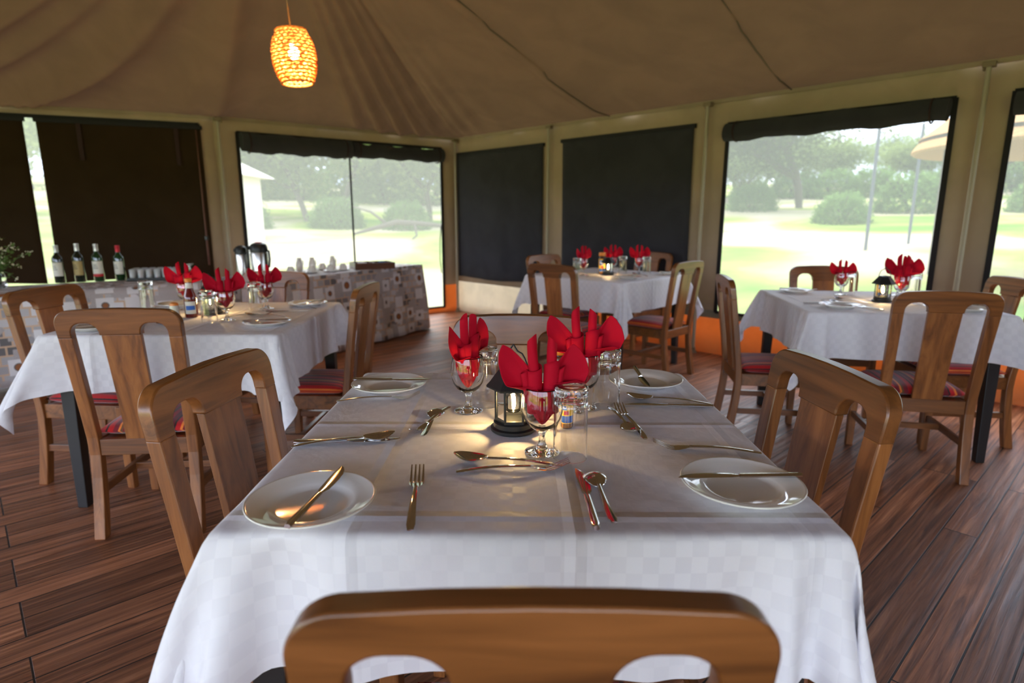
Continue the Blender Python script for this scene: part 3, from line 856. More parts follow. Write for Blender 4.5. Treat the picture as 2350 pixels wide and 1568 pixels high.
# ================================================================ chair
def lean(z):
    """y of the back plane against height: kicked back at the foot, upright at the seat, leaning back to the top"""
    if z < 0.36: return -0.205-0.045*((0.36-z)/0.36)**1.6
    return -0.205-0.075*((z-0.36)/0.54)**1.15
def make_chair():
    t = root('dining_chair', 'x', 'chair')
    TH = 0.032
    def L(v): return (v[0], v[1]+lean(v[2]), v[2])
    def arc(cx_, cz, r, a0, a1, k=6):
        return [(cx_+r*cos(radians(a0+(a1-a0)*i/k)), cz+r*sin(radians(a0+(a1-a0)*i/k))) for i in range(k+1)]
    poly = [(-0.214, 0.795)]
    poly += arc(-0.162, 0.846, 0.053, 180, 90, 12)
    poly += [(-0.08, 0.9035), (0, 0.905), (0.08, 0.9035)]
    poly += arc(0.162, 0.846, 0.053, 90, 0, 12)
    poly += [(0.214, 0.795), (0.166, 0.795)]
    poly += arc(0.128, 0.813, 0.038, 0, 90, 8) + arc(0.109, 0.813, 0.038, 90, 180, 8)
    poly += [(0.071, 0.806), (-0.071, 0.806)]
    poly += arc(-0.109, 0.813, 0.038, 0, 90, 8) + arc(-0.128, 0.813, 0.038, 90, 180, 8)
    poly += [(-0.166, 0.795)]
    mb = MB(); mb.prism(poly, -TH/2, TH/2, L); mb.build('top_rail', W_X, t, smooth='auto', bevel=0.0035, angle=28)
    for s in (-1, 1):
        mb = MB(); zs = [0.0, 0.08, 0.16, 0.24, 0.33, 0.40, 0.52, 0.64, 0.74, 0.7985]
        rows = []
        for z in zs:
            k = z/0.7945
            xo = 0.200+0.014*max(0, (z-0.36)/0.44); xi = (0.160 if z < 0.4 else 0.160+0.006*(z-0.4)/0.4)
            th = TH/2 if z > 0.5 else TH/2+0.006*(1-z/0.5)
            th2 = th
            y = lean(z)
            rows.append([(s*xo, y-th, z), (s*xi, y-th, z), (s*xi, y+th2, z), (s*xo, y+th2, z)])
        vs = [v for r in rows for v in r]; fs = [(0, 1, 2, 3), tuple(len(vs)-1-i for i in range(4))]
        for i in range(len(rows)-1):
            for k in range(4):
                fs.append((i*4+k, i*4+(k+1) % 4, i*4+4+(k+1) % 4, i*4+4+k))
        mb.add(vs, fs); mb.build('rear_leg', W_Z, t, bevel=0.004)
    # splat
    mb = MB(); mb.prism([(-0.068, 0.8055), (0.068, 0.8055), (0.066, 0.70), (0.064, 0.58), (0.063, 0.47), (0.063, 0.385), (-0.063, 0.385), (-0.063, 0.47), (-0.064, 0.58), (-0.066, 0.70)], -0.009, 0.009, L)
    mb.build('splat', W_Z, t, bevel=0.002)
    # seat frame
    mb = MB()
    mb.box(-0.160, 0.160, -0.219, -0.191, 0.325, 0.39)
    mb.box(-0.190, -0.162, -0.19, 0.19, 0.325, 0.392); mb.box(0.162, 0.190, -0.19, 0.19, 0.325, 0.392)
    mb.box(-0.165, 0.165, 0.172, 0.198, 0.325, 0.392); mb.box(-0.162, 0.162, -0.19, 0.172, 0.374, 0.386)
    mb.build('seat_frame', W_X, t, bevel=0.003)
    for s in (-1, 1):
        mb = MB(); mb.hexa([(s*0.198, 0.168, 0), (s*0.164, 0.168, 0), (s*0.164, 0.200, 0), (s*0.198, 0.200, 0)], [(s*0.202, 0.160, 0.388), (s*0.160, 0.160, 0.388), (s*0.160, 0.204, 0.388), (s*0.202, 0.204, 0.388)])
        mb.build('front_leg', W_Z, t, bevel=0.004)
        mb = MB(); mb.box(min(s*0.170, s*0.190), max(s*0.170, s*0.190), -0.215, 0.172, 0.165, 0.197); mb.build('stretcher', W_Y, t, bevel=0.002)
    mb = MB(); mb.box(-0.172, 0.172, 0.02, 0.042, 0.167, 0.195); mb.build('stretcher', W_X, t, bevel=0.002)
    # cushion
    rows = []
    nu = 14; nv = 14
    for sgn in (1, -1):
        R = []
        for i in range(nu+1):
            a = -1+2*i/nu
            row = []
            for j in range(nv+1):
                b = -1+2*j/nv
                e = (1-abs(a)**6)*(1-abs(b)**6)
                z = 0.412+sgn*0.024*e**0.45+(0.014*(1-a*a)*(1-b*b) if sgn > 0 else 0)
                row.append((a*0.184, -0.003+b*0.187, max(z, 0.3925) if sgn < 0 else z))
            R.append(row)
        rows.append(R)
    mb = MB(); mb.grid(rows[0]); mb.grid(rows[1])
    c = mb.build('seat_cushion', STRIPES, t, smooth=True)
    bm = bmesh.new(); bm.from_mesh(c.data); bmesh.ops.remove_doubles(bm, verts=bm.verts, dist=0.0005); bmesh.ops.recalc_face_normals(bm, faces=bm.faces); bm.to_mesh(c.data); bm.free()
    c.data.shade_smooth()
    return t
CH = make_chair()
CHAIRS = [
 (0.006, 0.736, 1, 'wooden chair at the near side of the main table, its back filling the bottom'),
 (-0.420, 1.26, -97, 'wooden dining chair at the left side of the main white table'),
 (0.415, 1.275, 96, 'wooden dining chair at the right side of the main white table'),
 (-0.020, 1.70, 178, 'wooden dining chair at the far side of the main table, behind the red napkins'),
 (-1.471, 2.375, 6, 'wooden chair with its back turned, at the near side of the left table'),
 (-1.028, 2.908, 89, 'wooden chair seen edge-on at the right side of the left table'),
 (-1.960, 2.75, -94, 'wooden chair at the left side of the left table, before the printed buffet cloth'),
 (-1.526, 3.345, 172, 'wooden chair at the far side of the left table, behind the napkins'),
 (1.944, 2.925, -12, 'wooden chair with its back to the camera at the near side of the right table'),
 (1.415, 3.325, -98, 'wooden chair seen edge-on at the left side of the right table'),
 (2.000, 3.81, 171, 'wooden chair at the far side of the right table, against the garden window'),
 (2.405, 3.31, 84, 'wooden chair at the right side of the right table, cut by the frame edge'),
 (0.396, 4.421, -41, 'wooden chair with its back turned, at the near left side of the far middle table'),
 (1.055, 4.700, 46, 'wooden chair showing its striped seat at the near right side of the far middle table'),
 (0.400, 5.140, -134, 'dark wooden chair at the far left side of the far middle table'),
 (1.040, 5.550, 128, 'pale-looking chair at the far right side of the far middle table'),
]
for x, y, r, lab in CHAIRS:
    put(CH, (x, y, 0), radians(r), lab, 'dining chairs around the white tables')

# ================================================================ tables and cloths
def cloth_sim(seed, kk=(1, 1, 1, 1), pleat_sets=(((0.110, 0.042, -0.066), (0.19, 0.045, 0.026), (0.33, 0.05, -0.010), (0.45, 0.05, 0.008)), ((0.090, 0.020, 0.040), (0.048, 0.016, -0.030), (0.150, 0.035, -0.020), (0.30, 0.05, 0.010))), half=0.478, full=0.478/26*38, n=77, top=0.762):
    rs = np.random.RandomState(seed)
    ax = np.linspace(-full, full, n); U, V = np.meshgrid(ax, ax, indexing='ij')
    P = np.stack([U, V, np.full_like(U, top)], -1)
    pin = (np.abs(U) <= half+0.001) & (np.abs(V) <= half+0.001)
    P[..., :2] += np.where(pin[..., None], 0, rs.uniform(-0.002, 0.002, P[..., :2].shape))
    # low frequency push so every cloth falls differently
    ph = rs.uniform(0, 6.28, 8)
    Vel = np.zeros_like(P)
    h = ax[1]-ax[0]; dt = 1/60.
    rest = P.copy(); rest[..., 0] = U; rest[..., 1] = V
    inv = np.where(pin, 0.0, 1.0)
    cons = []
    def addc(sa, sb, k, L):
        cons.append((sa, sb, k, L))
    S = slice
    for o in (0, 1):
        addc((S(o, n-1, 2), S(None)), (S(o+1, n, 2), S(None)), 1.0, h)
        addc((S(None), S(o, n-1, 2)), (S(None), S(o+1, n, 2)), 1.0, h)
    for o in (0, 1):
        addc((S(o, n-1, 2), S(0, n-1)), (S(o+1, n, 2), S(1, n)), 0.25, h*sqrt(2))
        addc((S(o, n-1, 2), S(1, n)), (S(o+1, n, 2), S(0, n-1)), 0.25, h*sqrt(2))
    for o in (0, 1, 2, 3):
        addc((S(o, n-2, 4), S(None)), (S(o+2, n, 4), S(None)), 0.10, 2*h)
        addc((S(None), S(o, n-2, 4)), (S(None), S(o+2, n, 4)), 0.10, 2*h)
    def fix(sa, sb):
        la = [len(range(*x.indices(n))) for x in sa]; lb = [len(range(*x.indices(n))) for x in sb]
        m0 = min(la[0], lb[0]); m1 = min(la[1], lb[1])
        return m0, m1
    cc = []
    for sa, sb, k, L in cons:
        m0, m1 = fix(sa, sb); cc.append((sa, sb, m0, m1, k, L))
    steps = 170
    for st in range(steps):
        t = st/steps
        Vel[..., 2] -= 9.8*dt
        wind = 1.3*(1-t)**2
        Vel[..., 0] += dt*wind*np.sign(U)*(np.abs(U) > half)*(1+1.3*np.sin(V*11+ph[0])+0.8*np.sin(V*23+ph[2]))
        Vel[..., 1] += dt*wind*np.sign(V)*(np.abs(V) > half)*(1+1.3*np.sin(U*11+ph[1])+0.8*np.sin(U*23+ph[3]))
        Vel *= 0.975 if t < 0.7 else 0.93
        Q = P + Vel*dt*inv[..., None]
        Q = np.where(pin[..., None], rest, Q)
        for it in range(9):
            for sa, sb, m0, m1, k, L in cc:
                A = Q[sa][:m0, :m1]; B = Q[sb][:m0, :m1]
                wa = inv[sa][:m0, :m1]; wb = inv[sb][:m0, :m1]
                D = B-A; l = np.sqrt((D*D).sum(-1))+1e-9
                w = wa+wb; w = np.where(w == 0, 1, w)
                c = (k*(l-L)/l/w)[..., None]*D
                A += c*wa[..., None]; B -= c*wb[..., None]
            # table collision (rounded box)
            x, y, z = Q[..., 0], Q[..., 1], Q[..., 2]
            ins = (np.abs(x) < half) & (np.abs(y) < half) & (z < top)
            dx = half-np.abs(x); dy = half-np.abs(y); dz = top-z
            mt = ins & (dz <= dx) & (dz <= dy); mx_ = ins & ~mt & (dx <= dy); my = ins & ~mt & ~mx_
            z[mt] = top
            x[mx_] = np.sign(x[mx_])*half
            y[my] = np.sign(y[my])*half
        Vel = (Q-P)/dt; P = Q
    # corners fall as broad flaring cones with a hollow beside each
    for ci, (a, b, k) in enumerate(((-1, -1, kk[0]), (1, -1, kk[1]), (1, 1, kk[2]), (-1, 1, kk[3]))):
        pleats = pleat_sets[ci % 2]
        du = np.maximum(0, half-a*U); dv = np.maximum(0, half-b*V)
        dc = np.where((a*U > 0) & (b*V > 0), np.minimum(du+0*dv, 9)+np.minimum(dv, 9), 9)
        depth = np.clip((top-P[..., 2])/0.22, 0, 1.4)
        w = np.exp(-(dc/0.075)**2); gx = np.where(a*U > half-0.003, 1.0, 0.0); gy = np.where(b*V > half-0.003, 1.0, 0.0)
        free = np.where(pin, 0.0, 1.0)
        P[..., 0] += a*depth*0.062*k*w; P[..., 1] += b*depth*0.062*k*w
        side_only = free*np.where((du+dv) > 0, 1.0, 0.0)
        for (d0, wd, am) in pleats:
            g = np.exp(-((dc-d0)/wd)**2)*am*depth**0.8*side_only
            P[..., 0] += a*g*gx; P[..., 1] += b*g*gy
    # keep the hanging cloth clear of the table frame
    for ax_, Fl in ((0, U), (1, V)):
        out_ = (np.abs(Fl) > half+0.001) & (P[..., 2] < top-0.02)
        P[..., ax_] = np.where(out_, np.sign(Fl)*np.maximum(np.abs(P[..., ax_]), 0.462), P[..., ax_])
    return P, U, V, full
def build_cloth(seed, kk):
    P, U, V, full = cloth_sim(seed, kk)
    n = P.shape[0]
    m = MB(); m.grid([[tuple(P[i, j]) for j in range(n)] for i in range(n)])
    uv = [((U[i, j]/full+1)/2, (V[i, j]/full+1)/2) for i in range(n) for j in range(n)]
    me_uv = uv
    o = m.build('tablecloth', DAMASK, smooth=True, uv=me_uv, sub=1)
    return o
def make_table():
    t = root('dining_table', 'x', 'table')
    mb = MB(); mb.box(-0.452, 0.452, -0.452, 0.452, 0.732, 0.758); mb.build('tabletop', BLACKWOOD, t, bevel=0.004)
    mb = MB()
    for a in (-1, 1):
        mb.box(-0.42, 0.42, a*0.42-0.011, a*0.42+0.011, 0.66, 0.732); mb.box(a*0.42-0.011, a*0.42+0.011, -0.42, 0.42, 0.66, 0.732)
    mb.build('apron', BLACKWOOD, t, bevel=0.002)
    for a in (-1, 1):
        for b in (-1, 1):
            mb = MB(); x0, x1, y0, y1 = sorted((a*0.446, a*0.384)) + sorted((b*0.446, b*0.384))
            X0, X1, Y0, Y1 = sorted((a*0.446, a*0.405)) + sorted((b*0.446, b*0.405))
            mb.hexa([(X0, Y0, 0), (X1, Y0, 0), (X1, Y1, 0), (X0, Y1, 0)], [(x0, y0, 0.732), (x1, y0, 0.732), (x1, y1, 0.732), (x0, y1, 0.732)])
            mb.build('leg', BLACKWOOD, t, bevel=0.003)
    return t
TBL = make_table()
cl1 = build_cloth(11, (0.62, 0.32, 0.7, 0.7)); tag(cl1, 'x', 'tablecloth')
cl2 = build_cloth(5, (1.0, 0.6, 0.7, 0.8)); tag(cl2, 'x', 'tablecloth')
TABLES = [(0.010, 1.282, 0.3, 'black-legged square table under the main white cloth', 'large white checked damask cloth on the main table in front', cl1, 0),
          (-1.463, 2.805, 1.6, 'black-legged table on the left, before the buffet', 'white tablecloth of the left table, before the buffet', cl2, 0),
          (1.970, 3.385, -7.5, 'black-legged table on the right, by the garden window', 'white tablecloth of the right table by the garden window', cl1, 90),
          (0.713, 4.990, 47.0, 'black-legged table turned cornerwise at the far middle', 'white cloth of the far middle table, its corner pointing forward', cl2, 180)]
for x, y, r, l1, l2, c, extra in TABLES:
    put(TBL, (x, y, 0), radians(r), l1, 'square dining tables')
    put(c, (x, y, 0), radians(r+extra), l2, 'white damask tablecloths')
TOP = 0.7635

# ================================================================ tableware prototypes
def strip_mesh(mb, st, nx=6, t=0.0016):
    """st: stations (y, z, halfwidth, cup, xoff); closed flat bar, cup lowers the middle"""
    top = []; bot = []
    for s_ in st:
        y, z, w, cup = s_[:4]; xo = s_[4] if len(s_) > 4 else 0; tt = s_[5] if len(s_) > 5 else t
        rt = []; rb = []
        for i in range(nx+1):
            a = -1+2*i/nx
            zz = z-cup*(1-a*a)
            edge = 1-0.65*a**6
            rt.append((xo+a*w, y, zz+tt/2*edge)); rb.append((xo+a*w, y, zz-tt/2*edge))
        top.append(rt); bot.append(rb)
    loop = [t_+b_[::-1] for t_, b_ in zip(top, bot)]
    k = len(loop[0]); vs = [v for l in loop for v in l]; fs = []
    for i in range(len(loop)-1):
        for j in range(k):
            fs.append((i*k+j, i*k+(j+1) % k, (i+1)*k+(j+1) % k, (i+1)*k+j))
    fs.append(tuple(range(k))); fs.append(tuple((len(loop)-1)*k+j for j in range(k-1, -1, -1)))
    mb.add(vs, fs)
def handle_stations(y0, z0, y1, z1, w0=0.0075, w1=0.0035, n=10, th=0.003):
    out = []
    for i in range(n+1):
        k = i/n; y = y0+(y1-y0)*k
        z = z0+(z1-z0)*k + 0.007*sin(pi*k)*(0.6) 
        w = w0+(w1-w0)*(k**0.8)
        if i == 0: w = w0*0.62
        out.append((y, z, w, 0.0, 0.0, th*(0.85+0.5*k)))
    return out
def make_spoon():
    r = root('spoon', 'x', 'spoon')
    mb = MB(); strip_mesh(mb, handle_stations(-0.105, 0.0025, 0.038, 0.009), 4); mb.build('handle', STEEL, r, smooth='auto', angle=50)
    mb = MB(); st = []
    L = 0.066; y0 = 0.036
    for i in range(15):
        k = i/14
        w = 0.0215*sin(pi*min(1, k*0.97+0.03))**0.62*(0.88+0.28*k) if 0 < k < 1 else 0.0035
        w = max(w, 0.0035 if k < 0.5 else 0.002)
        z = 0.0085-0.0045*sin(pi*k)+0.004*k
        st.append((y0+L*k, z, w, 0.0085*sin(pi*k)**0.8, 0, 0.0013))
    strip_mesh(mb, st, 10); 
    zmin = min(v[2] for v in mb.v); mb.v = [(x, y, z-min(0, zmin)*1.0 if False else z+max(0, 0.0008-zmin)*1.0) for x, y, z in mb.v]
    mb.build('bowl', STEEL, r, smooth=True)
    return r
def make_fork():
    r = root('fork', 'x', 'fork')
    mb = MB(); strip_mesh(mb, handle_stations(-0.105, 0.0025, 0.032, 0.0075), 4); mb.build('handle', STEEL, r, smooth='auto', angle=50)
    mb = MB()
    def zt(k): return 0.0075-0.0062*sin(pi*min(1, k*1.25)*0.62)+0.014*max(0, k-0.42)**1.3*2.2
    st = []
    for i in range(8):
        k = i/7*0.42
        w = 0.0035+(0.0125-0.0035)*min(1, (k/0.30))**0.7
        st.append((0.030+0.074*k, zt(k), w, 0.0008, 0, 0.0018))
    strip_mesh(mb, st, 6)
    for x0 in (-0.0105, -0.0035, 0.0035, 0.0105):
        st = []
        for i in range(9):
            k = 0.40+0.60*i/8
            st.append((0.030+0.074*k, zt(k), 0.0021*(1-0.55*(i/8)**2), 0.0, x0, 0.0018))
        strip_mesh(mb, st, 2)
    mb.build('tines', STEEL, r, smooth='auto', angle=50)
    return r
def make_knife():
    r = root('table_knife', 'x', 'knife')
    mb = MB(); st = []
    for i in range(11):
        k = i/10; st.append((-0.108+0.108*k, 0.005, (0.0068 if i else 0.0048)+(-0.0014)*k, 0.0, 0, 0.0078-0.0022*k))
    strip_mesh(mb, st, 4); mb.build('handle', STEEL, r, smooth='auto', angle=40)
    mb = MB(); st = []
    prof = [(0, .0035, 0), (.06, .006, .0005), (.14, .0085, .0015), (.3, .0092, .0015), (.5, .0098, .001), (.7, .0092, .0), (.85, .0068, -.0018), (.95, .0036, -.0042), (1, .0010, -.0064)]
    for k, w, xo in prof: st.append((0.0+0.108*k, 0.005, w, 0, xo, 0.0024-0.0012*k))
    strip_mesh(mb, st, 4); mb.build('blade', STEEL, r, smooth='auto', angle=40)
    return r
SPOON = make_spoon(); FORK = make_fork(); KNIFE = make_knife()
def lay(proto, a, b, label, z=TOP, flip=False, dz=0.0, tilt=0.0):
    """from handle end a to tip b"""
    ax, ay = a; bx, by = b
    rz = atan2(by-ay, bx-ax)-pi/2
    o = put(proto, ((ax+bx)/2, (ay+by)/2, z), rz, label)
    o.rotation_mode = 'XYZ'
    if tilt or flip: o.rotation_euler = (tilt, pi if flip else 0, rz)
    if flip: o.location.z = z+0.0165
    return o

pr_plate = [(0.0, 0.0030), (0.054, 0.0030), (0.060, 0.0042), (0.066, 0.0085), (0.070, 0.0110), (0.084, 0.0145), (0.097, 0.0178), (0.100, 0.019), (0.1015, 0.0175), (0.099, 0.0150), (0.083, 0.0105), (0.070, 0.006), (0.064, 0.000), (0.056, 0.0), (0.052, 0.0015), (0.0, 0.0015)]
mb = MB(); mb.lathe(pr_plate, 72); PLATE = mb.build('side_plate', CERAMIC, smooth=True); tag(PLATE, 'x', 'plate')

GOB = root('water_goblet', 'x', 'glass')
mb = MB()
outer_ = [(0.0, 0.0), (0.030, 0.0), (0.0345, 0.0012), (0.0345, 0.0028), (0.026, 0.0048), (0.014, 0.0075), (0.0115, 0.011), (0.0098, 0.016), (0.0066, 0.023), (0.0060, 0.034), (0.0068, 0.041), (0.0092, 0.045)]
mb.lathe(outer_+[(0.0, 0.0462)], 40); mb.build('stem', GLASS, GOB, smooth=True)
bowl_out = [(0.0, 0.0466), (0.0098, 0.0470), (0.018, 0.0515), (0.0275, 0.060), (0.0355, 0.074), (0.0398, 0.092), (0.0402, 0.108), (0.0385, 0.126), (0.0360, 0.1435), (0.0355, 0.1452)]
bowl_in = [(0.0345, 0.1448), (0.0348, 0.140), (0.0368, 0.126), (0.0386, 0.108), (0.0381, 0.093), (0.0338, 0.076), (0.0255, 0.0635), (0.015, 0.056), (0.0, 0.0535)]
sq = lambda P_: [(r, 0.0466+(z-0.0466)*0.91) for r, z in P_]
mb = MB(); mb.lathe(sq(bowl_out)+sq(bowl_in), 48); mb.build('bowl', GLASS, GOB, smooth=True)

TUM = root('upturned_tumbler', 'x', 'glass')
# stands on its rim, thick base on top
mb = MB()
mb.lathe([(0.0335, 0.0), (0.0332, 0.03), (0.0322, 0.115), (0.0318, 0.1285), (0.0330, 0.1310), (0.0326, 0.1345), (0.0332, 0.1385), (0.0325, 0.1430), (0.0285, 0.1455), (0.020, 0.1445), (0.0, 0.1440),
          (0.0, 0.1245), (0.016, 0.1240), (0.0250, 0.1215), (0.0286, 0.116), (0.0294, 0.10), (0.0306, 0.03), (0.0314, 0.0)], 48, closed=True)
mb.build('glass_body', GLASS, TUM, smooth='auto', angle=60)
mb = MB()
nn = 30
for i in range(nn):
    a = 2*pi*i/nn
    mb.hexa([(0.0318*cos(a-0.05), 0.0318*sin(a-0.05), 0.108), (0.0334*cos(a-0.05), 0.0334*sin(a-0.05), 0.108), (0.0334*cos(a+0.05), 0.0334*sin(a+0.05), 0.108), (0.0318*cos(a+0.05), 0.0318*sin(a+0.05), 0.108)],
            [(0.0316*cos(a-0.05), 0.0316*sin(a-0.05), 0.127), (0.0330*cos(a-0.05), 0.0330*sin(a-0.05), 0.127), (0.0330*cos(a+0.05), 0.0330*sin(a+0.05), 0.127), (0.0316*cos(a+0.05), 0.0316*sin(a+0.05), 0.127)])
mb.build('fluted_ring', GLASS, TUM)

# folded red napkin
def make_napkin():
    t = root('folded_napkin', 'x', 'napkin')
    # bundle inside the glass
    mb = MB(); prof = []
    for i in range(15):
        k = i/14; prof.append((0.0015+0.0330*sin(k*pi/2)**0.75*(1-0.12*max(0, k-0.6)), 0.0+0.080*k))
    def wob(a, j):
        return 0.80+0.14*cos(a*9+j*0.25)+0.06*cos(a*4+1)
    mb.lathe(prof, 90, wob=wob); mb.build('pleated_base', NAPKIN, t, smooth=True)
    # two tall rolls with slanting tips
    for s, h, ln, cut in ((-1, 0.186, -0.008, 1), (1, 0.181, 0.008, -1)):
        mb = MB(); n = 20; rows = []
        for i in range(17):
            k = i/16; z = 0.03+(h-0.03)*k
            r = 0.0108-0.0014*k
            cxx = s*0.0150+ln*k*0.6+0.002*sin(k*5); cyy = -0.004+0.002*sin(k*4)
            row = []
            for j in range(n):
                a = 2*pi*j/n
                tip = max(0, (k-0.80)/0.20)
                zz = z-0.015*tip*(0.5-0.5*cos(a+(0.4 if cut > 0 else pi-0.4)))
                rr = r*(1-0.12*tip*tip)+0.0007*sin(a*3+k*7)
                row.append((cxx+rr*cos(a), cyy+rr*sin(a), zz))
            rows.append(row+[row[0]])
        mb.grid(rows)
        top = rows[-1][:-1]; c = (sum(v[0] for v in top)/n, sum(v[1] for v in top)/n, sum(v[2] for v in top)/n-0.004)
        mb.add(top+[c], [(j, (j+1) % n, n) for j in range(n)])
        mb.build('rolled_point', NAPKIN, t, smooth=True)
    # collars around the rolls
    mb = MB()
    for s, h in ((-1, 0.120), (1, 0.129)):
        rows = []; n = 20
        for i in range(9):
            k = i/8; z = 0.03+(h-0.03)*k; row = []
            for j in range(n+1):
                a = 2*pi*j/n
                zz = z+(0.006*k*cos(a*1+s))
                r = 0.0136+0.001*sin(a*2+k*3)+0.0008*k
                row.append((s*0.0155+s*0.0015*k+r*cos(a), -0.004+r*sin(a), zz))
            rows.append(row)
        mb.grid(rows)
    for s, h in ((-1, 0.112), (1, 0.120)):
        rows = []
        for i in range(9):
            k = i/8; z = 0.05+(h-0.05)*k; row = []
            for j in range(13):
                a = 2*pi*j/12; row.append((s*(0.026+0.010*k)+0.0068*cos(a), -0.006+0.0068*sin(a), z+0.004*k*cos(a)))
            rows.append(row)
        mb.grid(rows)
    mb.build('rolled_collar', NAPKIN, t, smooth=True, solid=0.0011)
    # wings
    for s in (-1, 1):
        if s < 0: out = [(0.012, 0.092), (0.040, 0.0895), (0.071, 0.0905), (0.080, 0.108), (0.086, 0.135), (0.085, 0.156), (0.078, 0.172), (0.062, 0.163), (0.045, 0.147), (0.030, 0.130), (0.018, 0.118)]
        else: out = [(0.012, 0.095), (0.042, 0.100), (0.065, 0.103), (0.080, 0.096), (0.090, 0.118), (0.083, 0.143), (0.070, 0.163), (0.058, 0.172), (0.045, 0.158), (0.032, 0.140), (0.020, 0.125)]
        rx, rz_ = 0.010, 0.066
        out = [(px, pz-0.006) for px, pz in out]
        rows = []
        # resample outline finely
        pts = []
        for i in range(len(out)-1):
            for q in range(3): pts.append((out[i][0]+(out[i+1][0]-out[i][0])*q/3, out[i][1]+(out[i+1][1]-out[i][1])*q/3))
        pts.append(out[-1])
        for i, (px, pz) in enumerate(pts):
            k = i/(len(pts)-1); row = []
            for j in range(13):
                q = j/12
                x = rx+(px-rx)*q; z = rz_+(pz-rz_)*q
                y = -0.006 + 0.013*sin(k*pi*1.15)*sin(q*pi*0.9) - 0.012*q*(1-k)*1.2 + 0.010*q*q*k + 0.0050*sin(k*17+2)*q*(1-q*0.6)
                row.append((s*x, y, z))
            rows.append(row)
        mb = MB(); mb.grid(rows); mb.build('folded_wing', NAPKIN, t, smooth=True, solid=0.0014, sub=1)
    return t
NAP = make_napkin()

# lantern
def make_lantern():
    t = root('lantern', 'x', 'lantern')
    mb = MB()
    mb.lathe([(0, 0), (0.047, 0), (0.050, 0.003), (0.050, 0.0085), (0.046, 0.010), (0.0435, 0.011), (0.0435, 0.021), (0.041, 0.023), (0.0, 0.023)], 48)
    mb.build('base', BLACKPLASTIC, t, smooth='auto', angle=30)
    R = 0.0385
    ang = [radians(60*k+32) for k in range(6)]
    mb = MB()
    def hexring(r0, r1, z0, z1):
        for i in range(6):
            a, b = ang[i], ang[(i+1) % 6]
            mb.hexa([(r0*cos(a), r0*sin(a), z0), (r1*cos(a), r1*sin(a), z0), (r1*cos(b), r1*sin(b), z0), (r0*cos(b), r0*sin(b), z0)],
                    [(r0*cos(a), r0*sin(a), z1), (r1*cos(a), r1*sin(a), z1), (r1*cos(b), r1*sin(b), z1), (r0*cos(b), r0*sin(b), z1)])
    hexring(R-0.004, R+0.002, 0.023, 0.029); hexring(R-0.004, R+0.002, 0.094, 0.102)
    for a in ang:
        mb.tube([(R*cos(a), R*sin(a), 0.023), (R*cos(a), R*sin(a), 0.100)], 0.0026, 6)
    mb.build('post_frame', BLACKPLASTIC, t, smooth='auto')
    mb = MB()
    for i in range(6):
        a, b = ang[i], ang[(i+1) % 6]; r0 = R-0.0012
        mb.add([(r0*cos(a), r0*sin(a), 0.028), (r0*cos(b), r0*sin(b), 0.028), (r0*cos(b), r0*sin(b), 0.095), (r0*cos(a), r0*sin(a), 0.095)], [(0, 1, 2, 3)])
    mb.build('glass_panes', PANE, t)
    mb = MB()
    prof = [(0.058, 0.098), (0.059, 0.102), (0.050, 0.112), (0.040, 0.126), (0.031, 0.137), (0.030, 0.142), (0.0, 0.145)]
    vs = []
    for (r, z) in prof:
        for a in ang: vs.append((r*cos(a), r*sin(a), z))
    fs = [(i*6+k, i*6+(k+1) % 6, i*6+6+(k+1) % 6, i*6+6+k) for i in range(len(prof)-1) for k in range(6)]
    fs.append(tuple(range(5, -1, -1)))
    mb.add(vs, fs); mb.build('hipped_roof', BLACKPLASTIC, t, smooth='auto', angle=20)
    mb = MB()
    pts = [(-0.034, 0, 0.104), (-0.036, 0, 0.130), (-0.034, 0, 0.150), (-0.028, 0, 0.166), (-0.021, 0, 0.176), (-0.010, 0, 0.178), (-0.004, 0, 0.186), (0.0, 0, 0.192), (0.004, 0, 0.186), (0.010, 0, 0.178), (0.021, 0, 0.174), (0.028, 0, 0.164), (0.034, 0, 0.150), (0.036, 0, 0.130), (0.034, 0, 0.104)]
    mb.tube(pts, 0.0017, 6); mb.build('wire_handle', BLACKPLASTIC, t, smooth=True)
    mb = MB(); mb.lathe([(0, 0.094), (0.009, 0.094), (0.009, 0.086), (0.0165, 0.078), (0.017, 0.060), (0.0165, 0.046), (0.012, 0.042), (0.0, 0.041)], 24); mb.build('bulb_glass', PANE, t, smooth=True)
    mb = MB(); mb.tube([(0, 0, 0.048), (0.001, 0, 0.06), (0, 0.001, 0.072), (0, 0, 0.082)], [0.0030, 0.0042, 0.0042, 0.0030], 10); mb.build('filament', FILAMENT, t, smooth=True)
    return t
LANT = make_lantern()
def lantern(loc, rz, label, energy):
    o = put(LANT, loc, rz, label)
    li = bpy.data.lights.new('lantern_light', 'POINT'); li.energy = energy; li.color = (1.0, 0.66, 0.28); li.shadow_soft_size = 0.006
    lo = bpy.data.objects.new('lantern_light', li); COL.objects.link(lo); lo.location = (loc[0], loc[1], loc[2]+0.066)
    return o

